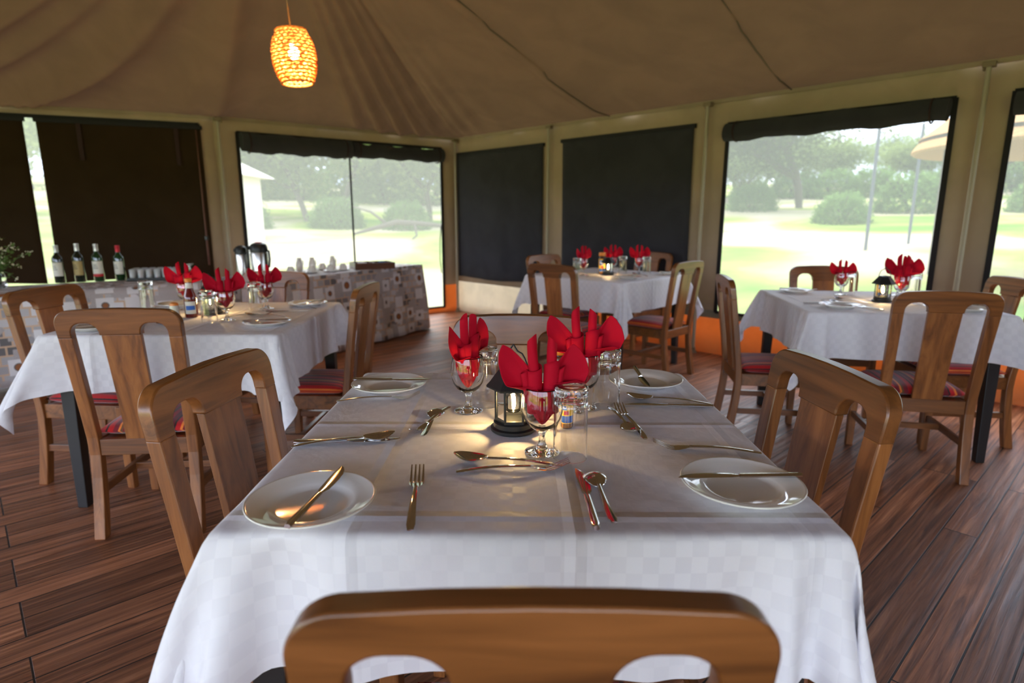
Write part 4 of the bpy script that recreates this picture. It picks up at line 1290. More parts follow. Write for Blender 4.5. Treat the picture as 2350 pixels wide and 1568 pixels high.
# spice shaker: clear jar, orange cap, yellow label with blue band
SHK = root('spice_shaker', 'x', 'shaker')
mb = MB(); mb.lathe([(0, 0.001), (0.0175, 0.001), (0.0175, 0.088), (0, 0.088)], 28); mb.build('spice_fill', SPICE, SHK, smooth='auto')
mb = MB(); mb.lathe([(0, 0), (0.018, 0), (0.0195, 0.002), (0.0195, 0.092), (0.0165, 0.098), (0.0165, 0.102), (0.0, 0.102)], 32); mb.build('jar', PANE, SHK, smooth='auto')
mb = MB(); mb.lathe([(0.0, 0.101), (0.0190, 0.101), (0.0198, 0.103), (0.0198, 0.116), (0.0180, 0.121), (0.0, 0.122)], 32); mb.build('cap', ORANGECAP, SHK, smooth='auto')
lb = MB(); lb.lathe([(0.0198, 0.012), (0.0198, 0.084)], 36); lbl = lb.build('label', LABELY, SHK, smooth=True)
def patch(mb, r, a0, a1, z0, z1, n=8):
    mb.grid([[(r*cos(a0+(a1-a0)*i/n), r*sin(a0+(a1-a0)*i/n), z) for i in range(n+1)] for z in (z0, z1)])
lb = MB(); patch(lb, 0.0200, radians(-150), radians(-85), 0.050, 0.078); patch(lb, 0.0200, radians(-160), radians(-20), 0.014, 0.030); lb.build('label_print', LABELB, lbl, smooth=True)
lb = MB(); patch(lb, 0.0202, radians(-140), radians(-95), 0.060, 0.064); patch(lb, 0.0202, radians(-135), radians(-100), 0.067, 0.070); lb.build('label_lettering', WHITEINK, lbl, smooth=True)
lb = MB(); patch(lb, 0.0202, radians(-115), radians(-70), 0.033, 0.046); lb.build('label_emblem', LABELR, lbl, smooth=True)

# ketchup bottle
KET = root('sauce_bottle', 'x', 'bottle')
mb = MB(); mb.lathe([(0, 0), (0.026, 0), (0.028, 0.004), (0.028, 0.085), (0.026, 0.10), (0.015, 0.135), (0.013, 0.165), (0.0, 0.165)], 32); mb.build('body', KETCHUP, KET, smooth='auto')
mb = MB(); mb.lathe([(0.0, 0.164), (0.0145, 0.164), (0.0150, 0.168), (0.0150, 0.178), (0.013, 0.181), (0, 0.181)], 24); mb.build('cap', ORANGECAP, KET, smooth='auto')
mb = MB(); mb.lathe([(0.0152, 0.136), (0.0138, 0.160)], 24); patch(mb, 0.0286, radians(-140), radians(-40), 0.018, 0.075); mb.build('label', LABELW, KET, smooth=True)
mb = MB(); patch(mb, 0.0289, radians(-130), radians(-50), 0.036, 0.056); mb.build('label_print', LABELB, KET, smooth=True)

SALT = root('salt_shaker', 'x', 'shaker')
mb = MB(); mb.lathe([(0, 0), (0.02, 0), (0.022, 0.003), (0.0205, 0.06), (0, 0.06)], 28); mb.build('body', CERAMIC, SALT, smooth='auto')
mb = MB(); mb.lathe([(0, 0.0602), (0.0185, 0.0602), (0.017, 0.070), (0.009, 0.074), (0, 0.075)], 24); mb.build('cap', ORANGECAP, SALT, smooth='auto')

# ---------------------------------------------------------------- main table setting
def goblet_with_napkin(x, y, rz, l1, l2, s=1.0, tilt=None):
    put(GOB, (x, y, TOP), 0, l1)
    put(NAP, (x, y, TOP+0.0555), radians(rz), l2, None, s, tilt)
goblet_with_napkin(0.043, 1.121, 2, 'stemmed water goblet nearest the camera, in front of the lantern on the main table', 'red napkin with two rolled points and spread wings, in front of the main table lantern')
goblet_with_napkin(-0.125, 1.380, 62, 'stemmed goblet left of the black lantern on the main table', 'red napkin seen from the side, left of the black lantern on the main table')
goblet_with_napkin(0.153, 1.408, -3, 'stemmed goblet behind the spice shaker at the right of the main table', 'red spread napkin in the goblet at the far right of the main table centrepiece', 1.06)
put(TUM, (0.097, 1.100, TOP), 0, 'upturned tumbler nearest the camera, right of the front goblet on the main table')
put(TUM, (-0.089, 1.429, TOP), 0.1, 'upturned tumbler behind the left goblet of the main table')
put(TUM, (0.212, 1.426, TOP), 0.2, 'upturned tumbler beside the far right plate of the main table')
lantern((-0.015, 1.251, TOP), radians(-29), 'black hexagonal lantern with glowing bulb on the main table', 0.62)
put(SHK, (0.104, 1.559, TOP), 0.2, 'orange-capped spice shaker farthest back in the main table centrepiece')
put(SHK, (0.101, 1.285, TOP), -0.1, 'orange-capped spice shaker hidden behind the front napkin of the main table')
for (x, y, l) in ((-0.335, 0.887, 'white side plate at the near left corner of the main table'), (0.378, 0.958, 'white side plate at the near right corner of the main table'),
                  (0.351, 1.628, 'white side plate at the far right corner of the main table'), (-0.357, 1.573, 'white side plate at the far left corner of the main table')):
    put(PLATE, (x, y, TOP), 0, l, 'side plates')
lay(KNIFE, (-0.335, 0.787), (-0.313, 1.000), 'table knife lying across the near left plate of the main table', TOP+0.0158)
lay(FORK, (-0.163, 0.812), (-0.186, 1.020), 'fork pointing away beside the near left plate of the main table')
lay(SPOON, (0.066, 1.052), (-0.118, 1.078), 'spoon laid sideways in front of the lantern on the main table')
lay(FORK, (-0.110, 1.022), (0.085, 1.044), 'fork laid sideways just in front of the front goblet', TOP)
lay(SPOON, (0.140, 0.820), (0.132, 1.026), 'upturned round spoon near the middle front edge of the main table', flip=True)
lay(KNIFE, (0.114, 0.820), (0.108, 1.030), 'knife partly under the round spoon at the middle front of the main table')
lay(KNIFE, (0.486, 0.975), (0.271, 0.968), 'table knife lying across the near right plate of the main table', TOP+0.0158)
lay(FORK, (0.470, 1.119), (0.272, 1.150), 'fork laid sideways above the near right plate of the main table')
lay(SPOON, (0.468, 1.437), (0.275, 1.482), 'spoon laid sideways below the far right plate of the main table')
lay(KNIFE, (0.470, 1.412), (0.258, 1.428), 'knife beside the sideways spoon, below the far right plate of the main table')
lay(FORK, (0.262, 1.196), (0.238, 1.398), 'fork pointing away right of the front tumbler on the main table')
lay(SPOON, (0.217, 1.408), (0.243, 1.206), 'spoon pointing to the camera right of the front tumbler on the main table')
lay(KNIFE, (0.340, 1.738), (0.335, 1.528), 'table knife lying across the far right plate of the main table', TOP+0.0158)
lay(SPOON, (-0.203, 1.176), (-0.199, 1.382), 'upturned spoon pointing away, left of the lantern on the main table', flip=True)
lay(FORK, (-0.175, 1.400), (-0.224, 1.205), 'fork crossed under the upturned spoon left of the lantern')
lay(SPOON, (-0.462, 1.140), (-0.262, 1.192), 'spoon laid sideways at the left edge of the main table')
lay(KNIFE, (-0.464, 1.160), (-0.252, 1.177), 'knife beside the sideways spoon at the left edge of the main table')
lay(FORK, (-0.460, 1.446), (-0.262, 1.484), 'fork laid sideways below the far left plate of the main table')
lay(KNIFE, (-0.459, 1.589), (-0.247, 1.592), 'table knife lying across the far left plate of the main table', TOP+0.0158)

# ---------------------------------------------------------------- left table setting
goblet_with_napkin(-1.330, 2.663, 24, 'goblet at the front of the left table centrepiece', 'red spread napkin in the middle of the left table centrepiece')
goblet_with_napkin(-1.300, 3.024, 30, 'goblet at the right of the left table centrepiece', 'red napkin at the right end of the left table centrepiece', 0.95)
goblet_with_napkin(-1.700, 3.000, 20, 'goblet behind the sauce bottle on the left table', 'red napkin behind the sauce bottle on the left table')
put(TUM, (-1.391, 2.627, TOP), 0, 'upturned tumbler glowing yellow beside the sauce bottle on the left table')
put(TUM, (-1.325, 2.955, TOP), 0, 'upturned tumbler beside the right goblet of the left table')
put(TUM, (-1.900, 3.00, TOP), 0, 'upturned tumbler at the far left of the left table, above the near chair')
lantern((-1.505, 2.870, TOP), 0.3, 'black lantern half hidden behind the napkins of the left table', 0.62)
put(KET, (-1.545, 2.760, TOP), radians(25), 'red sauce bottle with orange cap on the left table', cat='bottle')
put(SALT, (-1.600, 2.720, TOP), 0, 'white salt shaker with orange lid beside the sauce bottle on the left table')
for (x, y, l) in ((-1.105, 2.560, 'white plate at the near right corner of the left table'), (-1.790, 2.440, 'white plate at the near left corner of the left table, seen through the chair back'),
                  (-1.800, 3.110, 'white plate at the far left corner of the left table'), (-1.130, 3.140, 'white plate at the far right corner of the left table')):
    put(PLATE, (x, y, TOP), 0, l, 'side plates')
lay(KNIFE, (-1.010, 2.570), (-1.215, 2.555), 'knife lying across the near right plate of the left table', TOP+0.0158)
lay(KNIFE, (-1.250, 2.900), (-1.040, 2.925), 'bright knife on the right side of the left table')
lay(SPOON, (-1.110, 2.760), (-1.300, 2.790), 'spoon between the goblets and the near right plate of the left table')
lay(FORK, (-1.340, 2.760), (-1.220, 2.830), 'fork beside the front goblet of the left table')
lay(FORK, (-1.050, 3.020), (-1.220, 3.120), 'fork below the far right plate of the left table')
lay(KNIFE, (-1.070, 3.235), (-1.160, 3.045), 'knife lying across the far right plate of the left table', TOP+0.0158)
lay(SPOON, (-1.450, 2.420), (-1.580, 2.570), 'spoon near the front edge of the left table')
lay(KNIFE, (-1.700, 2.480), (-1.870, 2.390), 'knife lying across the near left plate of the left table', TOP+0.0158)
lay(FORK, (-1.830, 2.640), (-1.640, 2.690), 'fork behind the near left plate of the left table')

# ---------------------------------------------------------------- far middle table setting
goblet_with_napkin(0.503, 4.856, 40, 'goblet at the left of the far middle table', 'red napkin at the left of the far middle table')
goblet_with_napkin(0.770, 5.060, 15, 'goblet in the middle of the far middle table', 'red napkin in the middle of the far middle table')
goblet_with_napkin(0.984, 5.017, -8, 'goblet at the right of the far middle table', 'red spread napkin at the right of the far middle table')
put(TUM, (0.450, 4.800, TOP), 0, 'upturned tumbler beside the left goblet of the far middle table')
put(TUM, (1.034, 4.960, TOP), 0, 'upturned tumbler beside the right goblet of the far middle table')
put(TUM, (0.850, 5.030, TOP), 0, 'upturned tumbler beside the middle goblet of the far middle table')
put(SHK, (0.676, 5.010, TOP), 0, 'orange-capped shaker on the far middle table', scale=1.45)
lantern((0.710, 4.900, TOP), 0.3, 'small lantern glowing on the far middle table', 0.5)
for (x, y, l) in ((0.820, 4.600, 'white plate at the near corner of the far middle table'), (0.803, 5.400, 'white plate at the far side of the far middle table'), (1.230, 4.940, 'white plate at the right corner of the far middle table'), (0.30, 5.08, 'white plate at the left corner of the far middle table')):
    put(PLATE, (x, y, TOP), 0, l, 'side plates')
lay(KNIFE, (0.900, 4.690), (0.740, 4.550), 'knife lying across the near plate of the far middle table', TOP+0.0158)
lay(FORK, (0.62, 4.62), (0.52, 4.78), 'fork near the front left edge of the far middle table')
lay(SPOON, (1.00, 4.78), (0.93, 4.95), 'spoon near the front right edge of the far middle table')
lay(KNIFE, (1.16, 5.02), (1.30, 4.87), 'knife lying across the right plate of the far middle table', TOP+0.0158)

# ---------------------------------------------------------------- right table setting
goblet_with_napkin(1.935, 3.640, -20, 'goblet at the left of the right table centrepiece', 'small red napkin at the left of the right table centrepiece', 0.85)
goblet_with_napkin(2.145, 3.400, -28, 'goblet right of the lantern on the right table', 'large red napkin right of the lantern on the right table', 1.1)
goblet_with_napkin(2.260, 3.610, 10, 'goblet at the back of the right table centrepiece', 'red napkin at the back right of the right table centrepiece')
put(TUM, (1.990, 3.650, TOP), 0, 'upturned tumbler beside the left goblet of the right table')
put(TUM, (2.310, 3.540, TOP), 0, 'upturned tumbler at the right of the right table centrepiece')
put(TUM, (2.365, 3.650, TOP), 0, 'upturned tumbler at the far right of the right table')
lantern((2.009, 3.340, TOP), 0.1, 'black-roofed lantern glowing on the right table', 0.62)
put(SHK, (2.100, 3.520, TOP), 0, 'orange-capped shaker behind the lantern of the right table')
for (x, y, l) in ((1.660, 3.110, 'white plate at the near left corner of the right table'), (1.720, 3.750, 'white plate at the far left corner of the right table'), (2.240, 3.010, 'white plate at the near right corner of the right table, seen through the chair back'), (2.33, 3.70, 'white plate at the far right corner of the right table')):
    if 'far right' in l: x, y = 2.36, 3.30; l = 'white plate at the right side of the right table'
    put(PLATE, (x, y, TOP), 0, l, 'side plates')
lay(KNIFE, (1.545, 3.250), (1.740, 3.280), 'knife behind the near left plate of the right table')
lay(FORK, (1.720, 3.000), (1.590, 3.180), 'fork lying across the near left plate of the right table', TOP+0.014)
lay(SPOON, (1.800, 3.120), (1.700, 3.300), 'spoon right of the near left plate of the right table')
lay(KNIFE, (1.810, 2.990), (1.760, 3.190), 'knife right of the near left plate of the right table')
lay(SPOON, (1.890, 3.270), (1.800, 3.450), 'spoon left of the lantern on the right table')
lay(KNIFE, (1.64, 3.80), (1.84, 3.74), 'knife lying across the far left plate of the right table', TOP+0.0158)
lay(FORK, (2.10, 3.06), (2.13, 3.26), 'fork left of the near right plate of the right table')
lay(KNIFE, (2.32, 3.09), (2.14, 2.99), 'knife lying across the near right plate of the right table', TOP+0.0158)

# ================================================================ buffet tables
BT = 0.72
def buffet(F0, F1, depth, zhem, label_t, label_c):
    F0 = Vector(F0); F1 = Vector(F1); d = (F1-F0).normalized(); L = (F1-F0).length
    nb = Vector((-d.y, d.x))   # towards the back
    t = root('buffet_table', label_t, 'table')
    def P3(u, v, z): p = F0+d*u+nb*v; return (p.x, p.y, z)
    mb = MB(); mb.hexa([P3(0, 0, BT-0.03), P3(L, 0, BT-0.03), P3(L, depth, BT-0.03), P3(0, depth, BT-0.03)], [P3(0, 0, BT-0.004), P3(L, 0, BT-0.004), P3(L, depth, BT-0.004), P3(0, depth, BT-0.004)])
    mb.build('tabletop', BLACKWOOD, t)
    for (u, v) in ((0.06, 0.06), (L-0.06, 0.06), (L-0.06, depth-0.06), (0.06, depth-0.06)):
        mb = MB(); a = 0.022
        mb.hexa([P3(u-a, v-a, 0), P3(u+a, v-a, 0), P3(u+a, v+a, 0), P3(u-a, v+a, 0)], [P3(u-a, v-a, BT-0.03), P3(u+a, v-a, BT-0.03), P3(u+a, v+a, BT-0.03), P3(u-a, v+a, BT-0.03)])
        mb.build('leg', BLACKWOOD, t)
    # printed cloth: top plus one continuous skirt front, end, back, other end
    e = 0.012; m = MB(); uv = []
    per = []
    corners = [(-e, -e), (L+e, -e), (L+e, depth+e), (-e, depth+e), (-e, -e)]
    s_acc = 0
    for i in range(4):
        (u0, v0), (u1, v1) = corners[i], corners[i+1]; LL = hypot(u1-u0, v1-v0); k = max(4, int(LL/0.025))
        for j in range(k):
            q = j/k; per.append((u0+(u1-u0)*q, v0+(v1-v0)*q, i, s_acc+LL*q, q*LL, LL))
        s_acc += LL
    per.append((corners[0][0], corners[0][1], 3, s_acc, 0, 1))
    rows = []; nz_ = 12
    outn = [(0, -1), (1, 0), (0, 1), (-1, 0)]
    for j in range(nz_+1):
        k = j/nz_; z = BT-(BT-zhem)*k; row = []
        for (u, v, i, sacc, ql, LL) in per:
            n_ = outn[i]; w = 0.022*k**0.7*(sin(sacc*17+1.3*sin(sacc*5))*0.7+noise.noise(Vector((sacc*3, k*1.5, 0.3))))
            flare = 0.05*k
            cn = min(ql, LL-ql)
            u2 = u+n_[0]*(flare+w); v2 = v+n_[1]*(flare+w)
            if cn < 0.06:
                # ease round the corner
                cu = L/2; cv = depth/2; u2 += (1 if u > cu else -1)*flare*0.5*(1-cn/0.06); v2 += (1 if v > cv else -1)*flare*0.5*(1-cn/0.06)
            row.append(P3(u2, v2, z)); uv.append((sacc, z))
        rows.append(row)
    m.grid(rows)
    nt_ = len(m.v)
    gu = 30; gv = 10; tops = []
    for a in range(gv+1):
        row = []
        for b in range(gu+1):
            u = -e+(L+2*e)*b/gu; v = -e+(depth+2*e)*a/gv
            row.append(P3(u, v, BT+0.0008*noise.noise(Vector((u*5, v*5, 0))))); uv.append((u, BT+v))
        tops.append(row)
    m.grid(tops)
    c = m.build('printed_tablecloth', PRINT, smooth='auto', uv=uv, angle=50, solid=0.001)
    tag(c, label_c, 'tablecloth')
    return t
buffet((-4.75, 2.92), (-2.42, 4.67), 0.62, 0.10, 'long buffet table under printed cloth at the left edge, holding the wine bottles', 'coffee-cup printed cloth over the wine bottle buffet at the left')
buffet((-1.98, 4.84), (-1.09, 6.55), 0.66, 0.015, 'tea table under printed cloth by the far window', 'coffee-cup printed cloth over the tea table, reaching the floor by the far window')

def bottle(x, y, h, glass, capm, labm, text, extra=None):
    t = root('wine_bottle', text, 'bottle')
    k = h/0.30
    mb = MB(); mb.lathe([(0, 0), (0.034, 0), (0.037, 0.004), (0.037, 0.19*k), (0.034, 0.205*k), (0.018, 0.228*k), (0.0145, 0.245*k), (0.0145, 0.285*k), (0.016, 0.288*k), (0.016, h), (0, h)], 28); mb.build('body', glass, t, smooth='auto', angle=50)
    mb = MB(); mb.lathe([(0.0168, 0.245*k), (0.0160, 0.284*k), (0.0172, 0.288*k), (0.0172, h+0.001), (0, h+0.0015)], 24); mb.build('foil_capsule', capm, t, smooth='auto')
    mb = MB(); patch(mb, 0.0376, radians(-175), radians(0), 0.055*k, 0.165*k, 18); l = mb.build('label', labm, t, smooth=True)
    if extra:
        mb = MB(); patch(mb, 0.0379, radians(-175), radians(0), extra[1]*k, extra[2]*k, 18); mb.build('label_band', extra[0], t, smooth=True)
    mb = MB()
    for q in range(3): patch(mb, 0.0380, radians(-125+6*q), radians(-55-6*q), (0.105+0.014*q)*k, (0.109+0.014*q)*k, 6)
    mb.build('label_lettering', BLACKPLASTIC, l, smooth=True)
    t.location = (x, y, BT); t.rotation_euler = (0, 0, radians(RND.uniform(-20, 10)))
    return t
bottle(-3.62, 4.66, 0.29, WINEGLASS, FOILSILVER, LABELW, 'dark wine bottle with white label, leftmost beside the strip of daylight')
bottle(-3.50, 4.72, 0.30, WINEGLASS, FOILSILVER, LABELGOLD, 'slim black wine bottle with gold label on the buffet')
bottle(-3.39, 4.78, 0.295, WINEGREEN, FOILSILVER, LABELW, 'green wine bottle with white and red label on the buffet', (LABELR, 0.04, 0.062))
bottle(-3.27, 4.86, 0.28, WINEGREEN, FOILRED, LABELW, 'green wine bottle with red foil top and cream label on the buffet')

# vase of flowers at the left edge
t = root('flower_vase', 'vase of green sprigs with cream blossoms on the buffet at the left edge', 'plant'); t.location = (-3.76, 4.27, BT+0.001)
mb = MB(); mb.lathe([(0, 0), (0.035, 0), (0.042, 0.02), (0.040, 0.08), (0.030, 0.11), (0.034, 0.125), (0.031, 0.125), (0.027, 0.11), (0.037, 0.08), (0.038, 0.022), (0, 0.006)], 28); mb.build('vase', GLASS, t, smooth=True)
ms = MB(); ml = MB(); mf = MB(); rr = random.Random(4)
for k in range(26):
    a = rr.uniform(0, 2*pi); sp = rr.uniform(0.03, 0.24); h = rr.uniform(0.20, 0.40)-sp*0.5
    tip = Vector((cos(a)*sp, sin(a)*sp, h)); p0 = Vector((cos(a)*0.008, sin(a)*0.008, 0.02)); p1 = Vector((cos(a)*0.018, sin(a)*0.018, 0.12))
    ms.tube([p0, p1, p1.lerp(tip, 0.5)+Vector((0, 0, 0.02)), tip], 0.0016, 4)
    for q in range(9):
        f = rr.uniform(0.2, 1); c = p1.lerp(tip, f)+Vector((rr.uniform(-.02, .02), rr.uniform(-.02, .02), rr.uniform(-.01, .02)))
        d = Vector((rr.uniform(-1, 1), rr.uniform(-1, 1), rr.uniform(-.3, 1))).normalized(); e1 = d.cross(Vector((0.3, 0.1, 1))).normalized()
        ll = rr.uniform(.02, .038); w = ll*0.28
        ml.add([c, c+d*ll*0.5+e1*w, c+d*ll, c+d*ll*0.5-e1*w], [(0, 1, 2, 3)])
    for q in range(5):
        c = tip+Vector((rr.uniform(-.02, .02), rr.uniform(-.02, .02), rr.uniform(-.015, .015)))
        r0 = rr.uniform(.004, .007)
        mf.lathe([(0, -r0), (r0, 0), (0, r0)], 6, c)
ms.build('stems', STEM, t, smooth=True); lv = ml.build('leaves', LEAFG, t); mf.build('blossoms', FLOWER, t)

# tray of small glasses
tr = root('serving_tray', 'black tray holding rows of small glasses on the buffet', 'tray'); tcx, tcy, trz = -3.02, 4.92, radians(22)
tr.location = (tcx, tcy, BT+0.001); tr.rotation_euler = (0, 0, trz)
mb = MB(); mb.box(-0.185, 0.185, -0.13, 0.13, 0, 0.006)
for (a, b, c, d) in ((-0.185, 0.185, -0.13, -0.122), (-0.185, 0.185, 0.122, 0.13), (-0.185, -0.177, -0.122, 0.122), (0.177, 0.185, -0.122, 0.122)): mb.box(a, b, c, d, 0.006, 0.026)
mb.build('tray_body', BLACKPLASTIC, tr, bevel=0.002)
mb = MB(); mb.lathe([(0, 0), (0.019, 0), (0.021, 0.002), (0.0235, 0.085), (0.0220, 0.0855), (0.0195, 0.010), (0, 0.008)], 20)
SG = mb.build('small_glass', CLOUDY, smooth=True); tag(SG, 'x', 'glass')
for i in range(6):
    for j in range(4):
        lx, ly = -0.145+0.058*i, -0.087+0.058*j
        put(SG, (tcx+lx*cos(trz)-ly*sin(trz), tcy+lx*sin(trz)+ly*cos(trz), BT+0.0072), 0, ('small clear glass in the leftmost column on the black buffet tray' if i == 0 else 'small clear glass in the rightmost column on the black buffet tray' if i == 5 else 'small clear glass in the middle columns on the black buffet tray'), 'small glasses in the leftmost column of the tray' if i == 0 else 'small glasses in the rightmost column of the tray' if i == 5 else 'small glasses in the middle of the black tray')
# upside-down stemmed glass on the buffet behind the left table
o = put(GOB, (-2.66, 4.80, BT+0.1385), 0, 'stemmed glass standing upside down on the buffet behind the left table napkins', tilt=(pi, 0))

# flasks
def flask(x, y, h, r, label, red):
    t = root('vacuum_flask', label, 'flask'); t.location = (x, y, BT+0.001)
    mb = MB(); mb.lathe([(0, 0), (r, 0), (r, h*0.68), (r*0.93, h*0.73), (0, h*0.73)], 36); mb.build('steel_body', STEEL2, t, smooth='auto')
    mb = MB(); mb.lathe([(r*0.9, h*0.715), (r*1.03, h*0.725), (r*1.05, h*0.76), (r*1.0, h*0.88), (r*0.86, h*0.96), (r*0.5, h), (0, h)], 36)
    mb.build('lid', BLACKPLASTIC, t, smooth='auto')
    mb = MB(); mb.tube([(-r*0.98, 0, h*0.80), (-r*1.5, 0, h*0.76), (-r*1.55, 0, h*0.5), (-r*1.4, 0, h*0.28), (-r*0.98, 0, h*0.25)], 0.009, 8); mb.build('handle', BLACKPLASTIC, t, smooth=True)
    mb = MB(); mb.tube([(r*0.9, 0, h*0.84), (r*1.35, 0, h*0.86), (r*1.5, 0, h*0.80)], [0.02, 0.015, 0.011], 10); mb.build('spout', BLACKPLASTIC, t, smooth=True)
    mb = MB(); mb.lathe([(0, h*0.995), (r*0.42, h*0.99), (r*0.40, h*1.02), (0, h*1.03)], 20); mb.build('push_button', REDPLASTIC if red else BLACKPLASTIC, t, smooth='auto')
    t.rotation_euler = (0, 0, radians(160))
flask(-2.29, 5.26, 0.285, 0.072, 'large steel vacuum flask with black lid and red button on the tea table', True)
flask(-2.475, 5.315, 0.255, 0.050, 'smaller steel vacuum flask left of the large one on the tea table', False)

# cups and saucers
CUP = root('tea_cup', 'x', 'cup')
mb = MB(); mb.lathe([(0, 0), (0.020, 0), (0.022, 0.003), (0.030, 0.018), (0.037, 0.042), (0.040, 0.062), (0.0378, 0.062), (0.035, 0.043), (0.028, 0.020), (0.018, 0.006), (0, 0.005)], 32); mb.build('cup_body', CERAMIC, CUP, smooth=True)
mb = MB(); mb.tube([(0.036, 0, 0.052), (0.052, 0, 0.052), (0.056, 0, 0.036), (0.048, 0, 0.022), (0.032, 0, 0.020)], 0.0035, 8); mb.build('handle', CERAMIC, CUP, smooth=True)
mb = MB(); mb.lathe([(0, 0.003), (0.03, 0.003), (0.060, 0.011), (0.071, 0.015), (0.072, 0.013), (0.045, 0.003), (0.030, 0), (0, 0)], 36); SAU = mb.build('saucer', CERAMIC, smooth=True); tag(SAU, 'x', 'saucer')
cups = [(-2.085, 5.42, 'tea cup upside down, nearest the flasks on the tea table'), (-1.93, 5.52, 'tea cup upside down in front of the tall white jugs'), (-1.80, 5.66, 'tea cup upside down between the white jugs and the wooden box'), (-1.72, 5.80, 'tea cup upside down beside the wooden box'), (-1.93, 5.83, 'tea cup upside down behind the row of cups')]
for i, (x, y, l) in enumerate(cups):
    put(SAU, (x, y, BT+0.001), 0, l.replace('tea cup upside down', 'white saucer under the cup'), 'saucers on the tea table')
    put(CUP, (x, y, BT+0.0675), 0.7*i, l, 'cups on the tea table', tilt=(pi, 0))
# small white egg-shaped cruets standing behind the cups
EGG = root('milk_jug', 'x', 'jug')
mb = MB(); mb.lathe([(0, 0), (0.024, 0), (0.030, 0.02), (0.034, 0.05), (0.030, 0.085), (0.020, 0.110), (0.022, 0.128), (0.019, 0.128), (0.017, 0.11), (0.0, 0.10)], 28); mb.build('jug_body', CERAMIC, EGG, smooth=True)
mb = MB(); mb.tube([(0.028, 0, 0.10), (0.052, 0, 0.10), (0.055, 0, 0.07), (0.034, 0, 0.045)], 0.004, 8); mb.build('handle', CERAMIC, EGG, smooth=True)
for x, y, l in ((-2.09, 5.66, 'slim white jug nearest the flasks on the tea table'), (-1.99, 5.72, 'slim white jug in the middle of the tea table'), (-1.86, 5.93, 'slim white jug nearest the wooden box on the tea table')):
    put(EGG, (x, y, BT+0.001), 1.2, l, 'white jugs on the tea table')
# wooden box with sachets
wb = root('wooden_box', 'open wooden box with tea sachets on the tea table', 'box'); wb.location = (-1.50, 6.06, BT+0.001); wb.rotation_euler = (0, 0, radians(28))
mb = MB(); mb.box(-0.20, 0.20, -0.13, 0.13, 0, 0.012)
for (a, b, c, d) in ((-0.20, 0.20, -0.13, -0.118), (-0.20, 0.20, 0.118, 0.13), (-0.20, -0.188, -0.118, 0.118), (0.188, 0.20, -0.118, 0.118), (-0.005, 0.005, -0.118, 0.118)): mb.box(a, b, c, d, 0.012, 0.062)
mb.build('box_body', BOXWOOD, wb, bevel=0.002)
SACH = MB(); SACH.box(-0.028, 0.028, -0.006, 0.006, 0, 0.055); SACH = SACH.build('tea_sachet', PAPERSACHET, bevel=0.002); tag(SACH, 'x', 'sachet')
SACB = MB(); SACB.box(-0.028, 0.028, -0.006, 0.006, 0, 0.055); SACB = SACB.build('tea_sachet', BLUESACHET, bevel=0.002); tag(SACB, 'x', 'sachet')
for i in range(9):
    pr_ = SACH if i < 5 else SACB
    lx = -0.10 if i < 5 else 0.10; ly = -0.09+0.040*(i % 5 if i < 5 else i-5)
    a = radians(28)
    put(pr_, (wb.location.x+lx*cos(a)-ly*sin(a), wb.location.y+lx*sin(a)+ly*cos(a), BT+0.0135), a, 'white tea sachet in the left half of the wooden box' if i < 5 else 'blue tea sachet in the right half of the wooden box', 'white sachets in the wooden box' if i < 5 else 'blue sachets in the wooden box', tilt=(radians(-18), 0))

# ================================================================ outside
def ground_z(x, y):
    r = hypot(x, y)
    return -0.35+max(0, r-9)*0.07 + 0.10*noise.noise(Vector((x*0.15, y*0.15, 0)))*min(1, max(0, (r-9)/6))
m = MB(); rows = []
for i in range(0, 61):
    r = 1.0+(i/60)**1.8*110
    rows.append([(r*cos(2*pi*j/96), r*sin(2*pi*j/96), ground_z(r*cos(2*pi*j/96), r*sin(2*pi*j/96))) for j in range(97)])
m.grid(rows); struct(m.build('ground', GROUND, smooth=True))

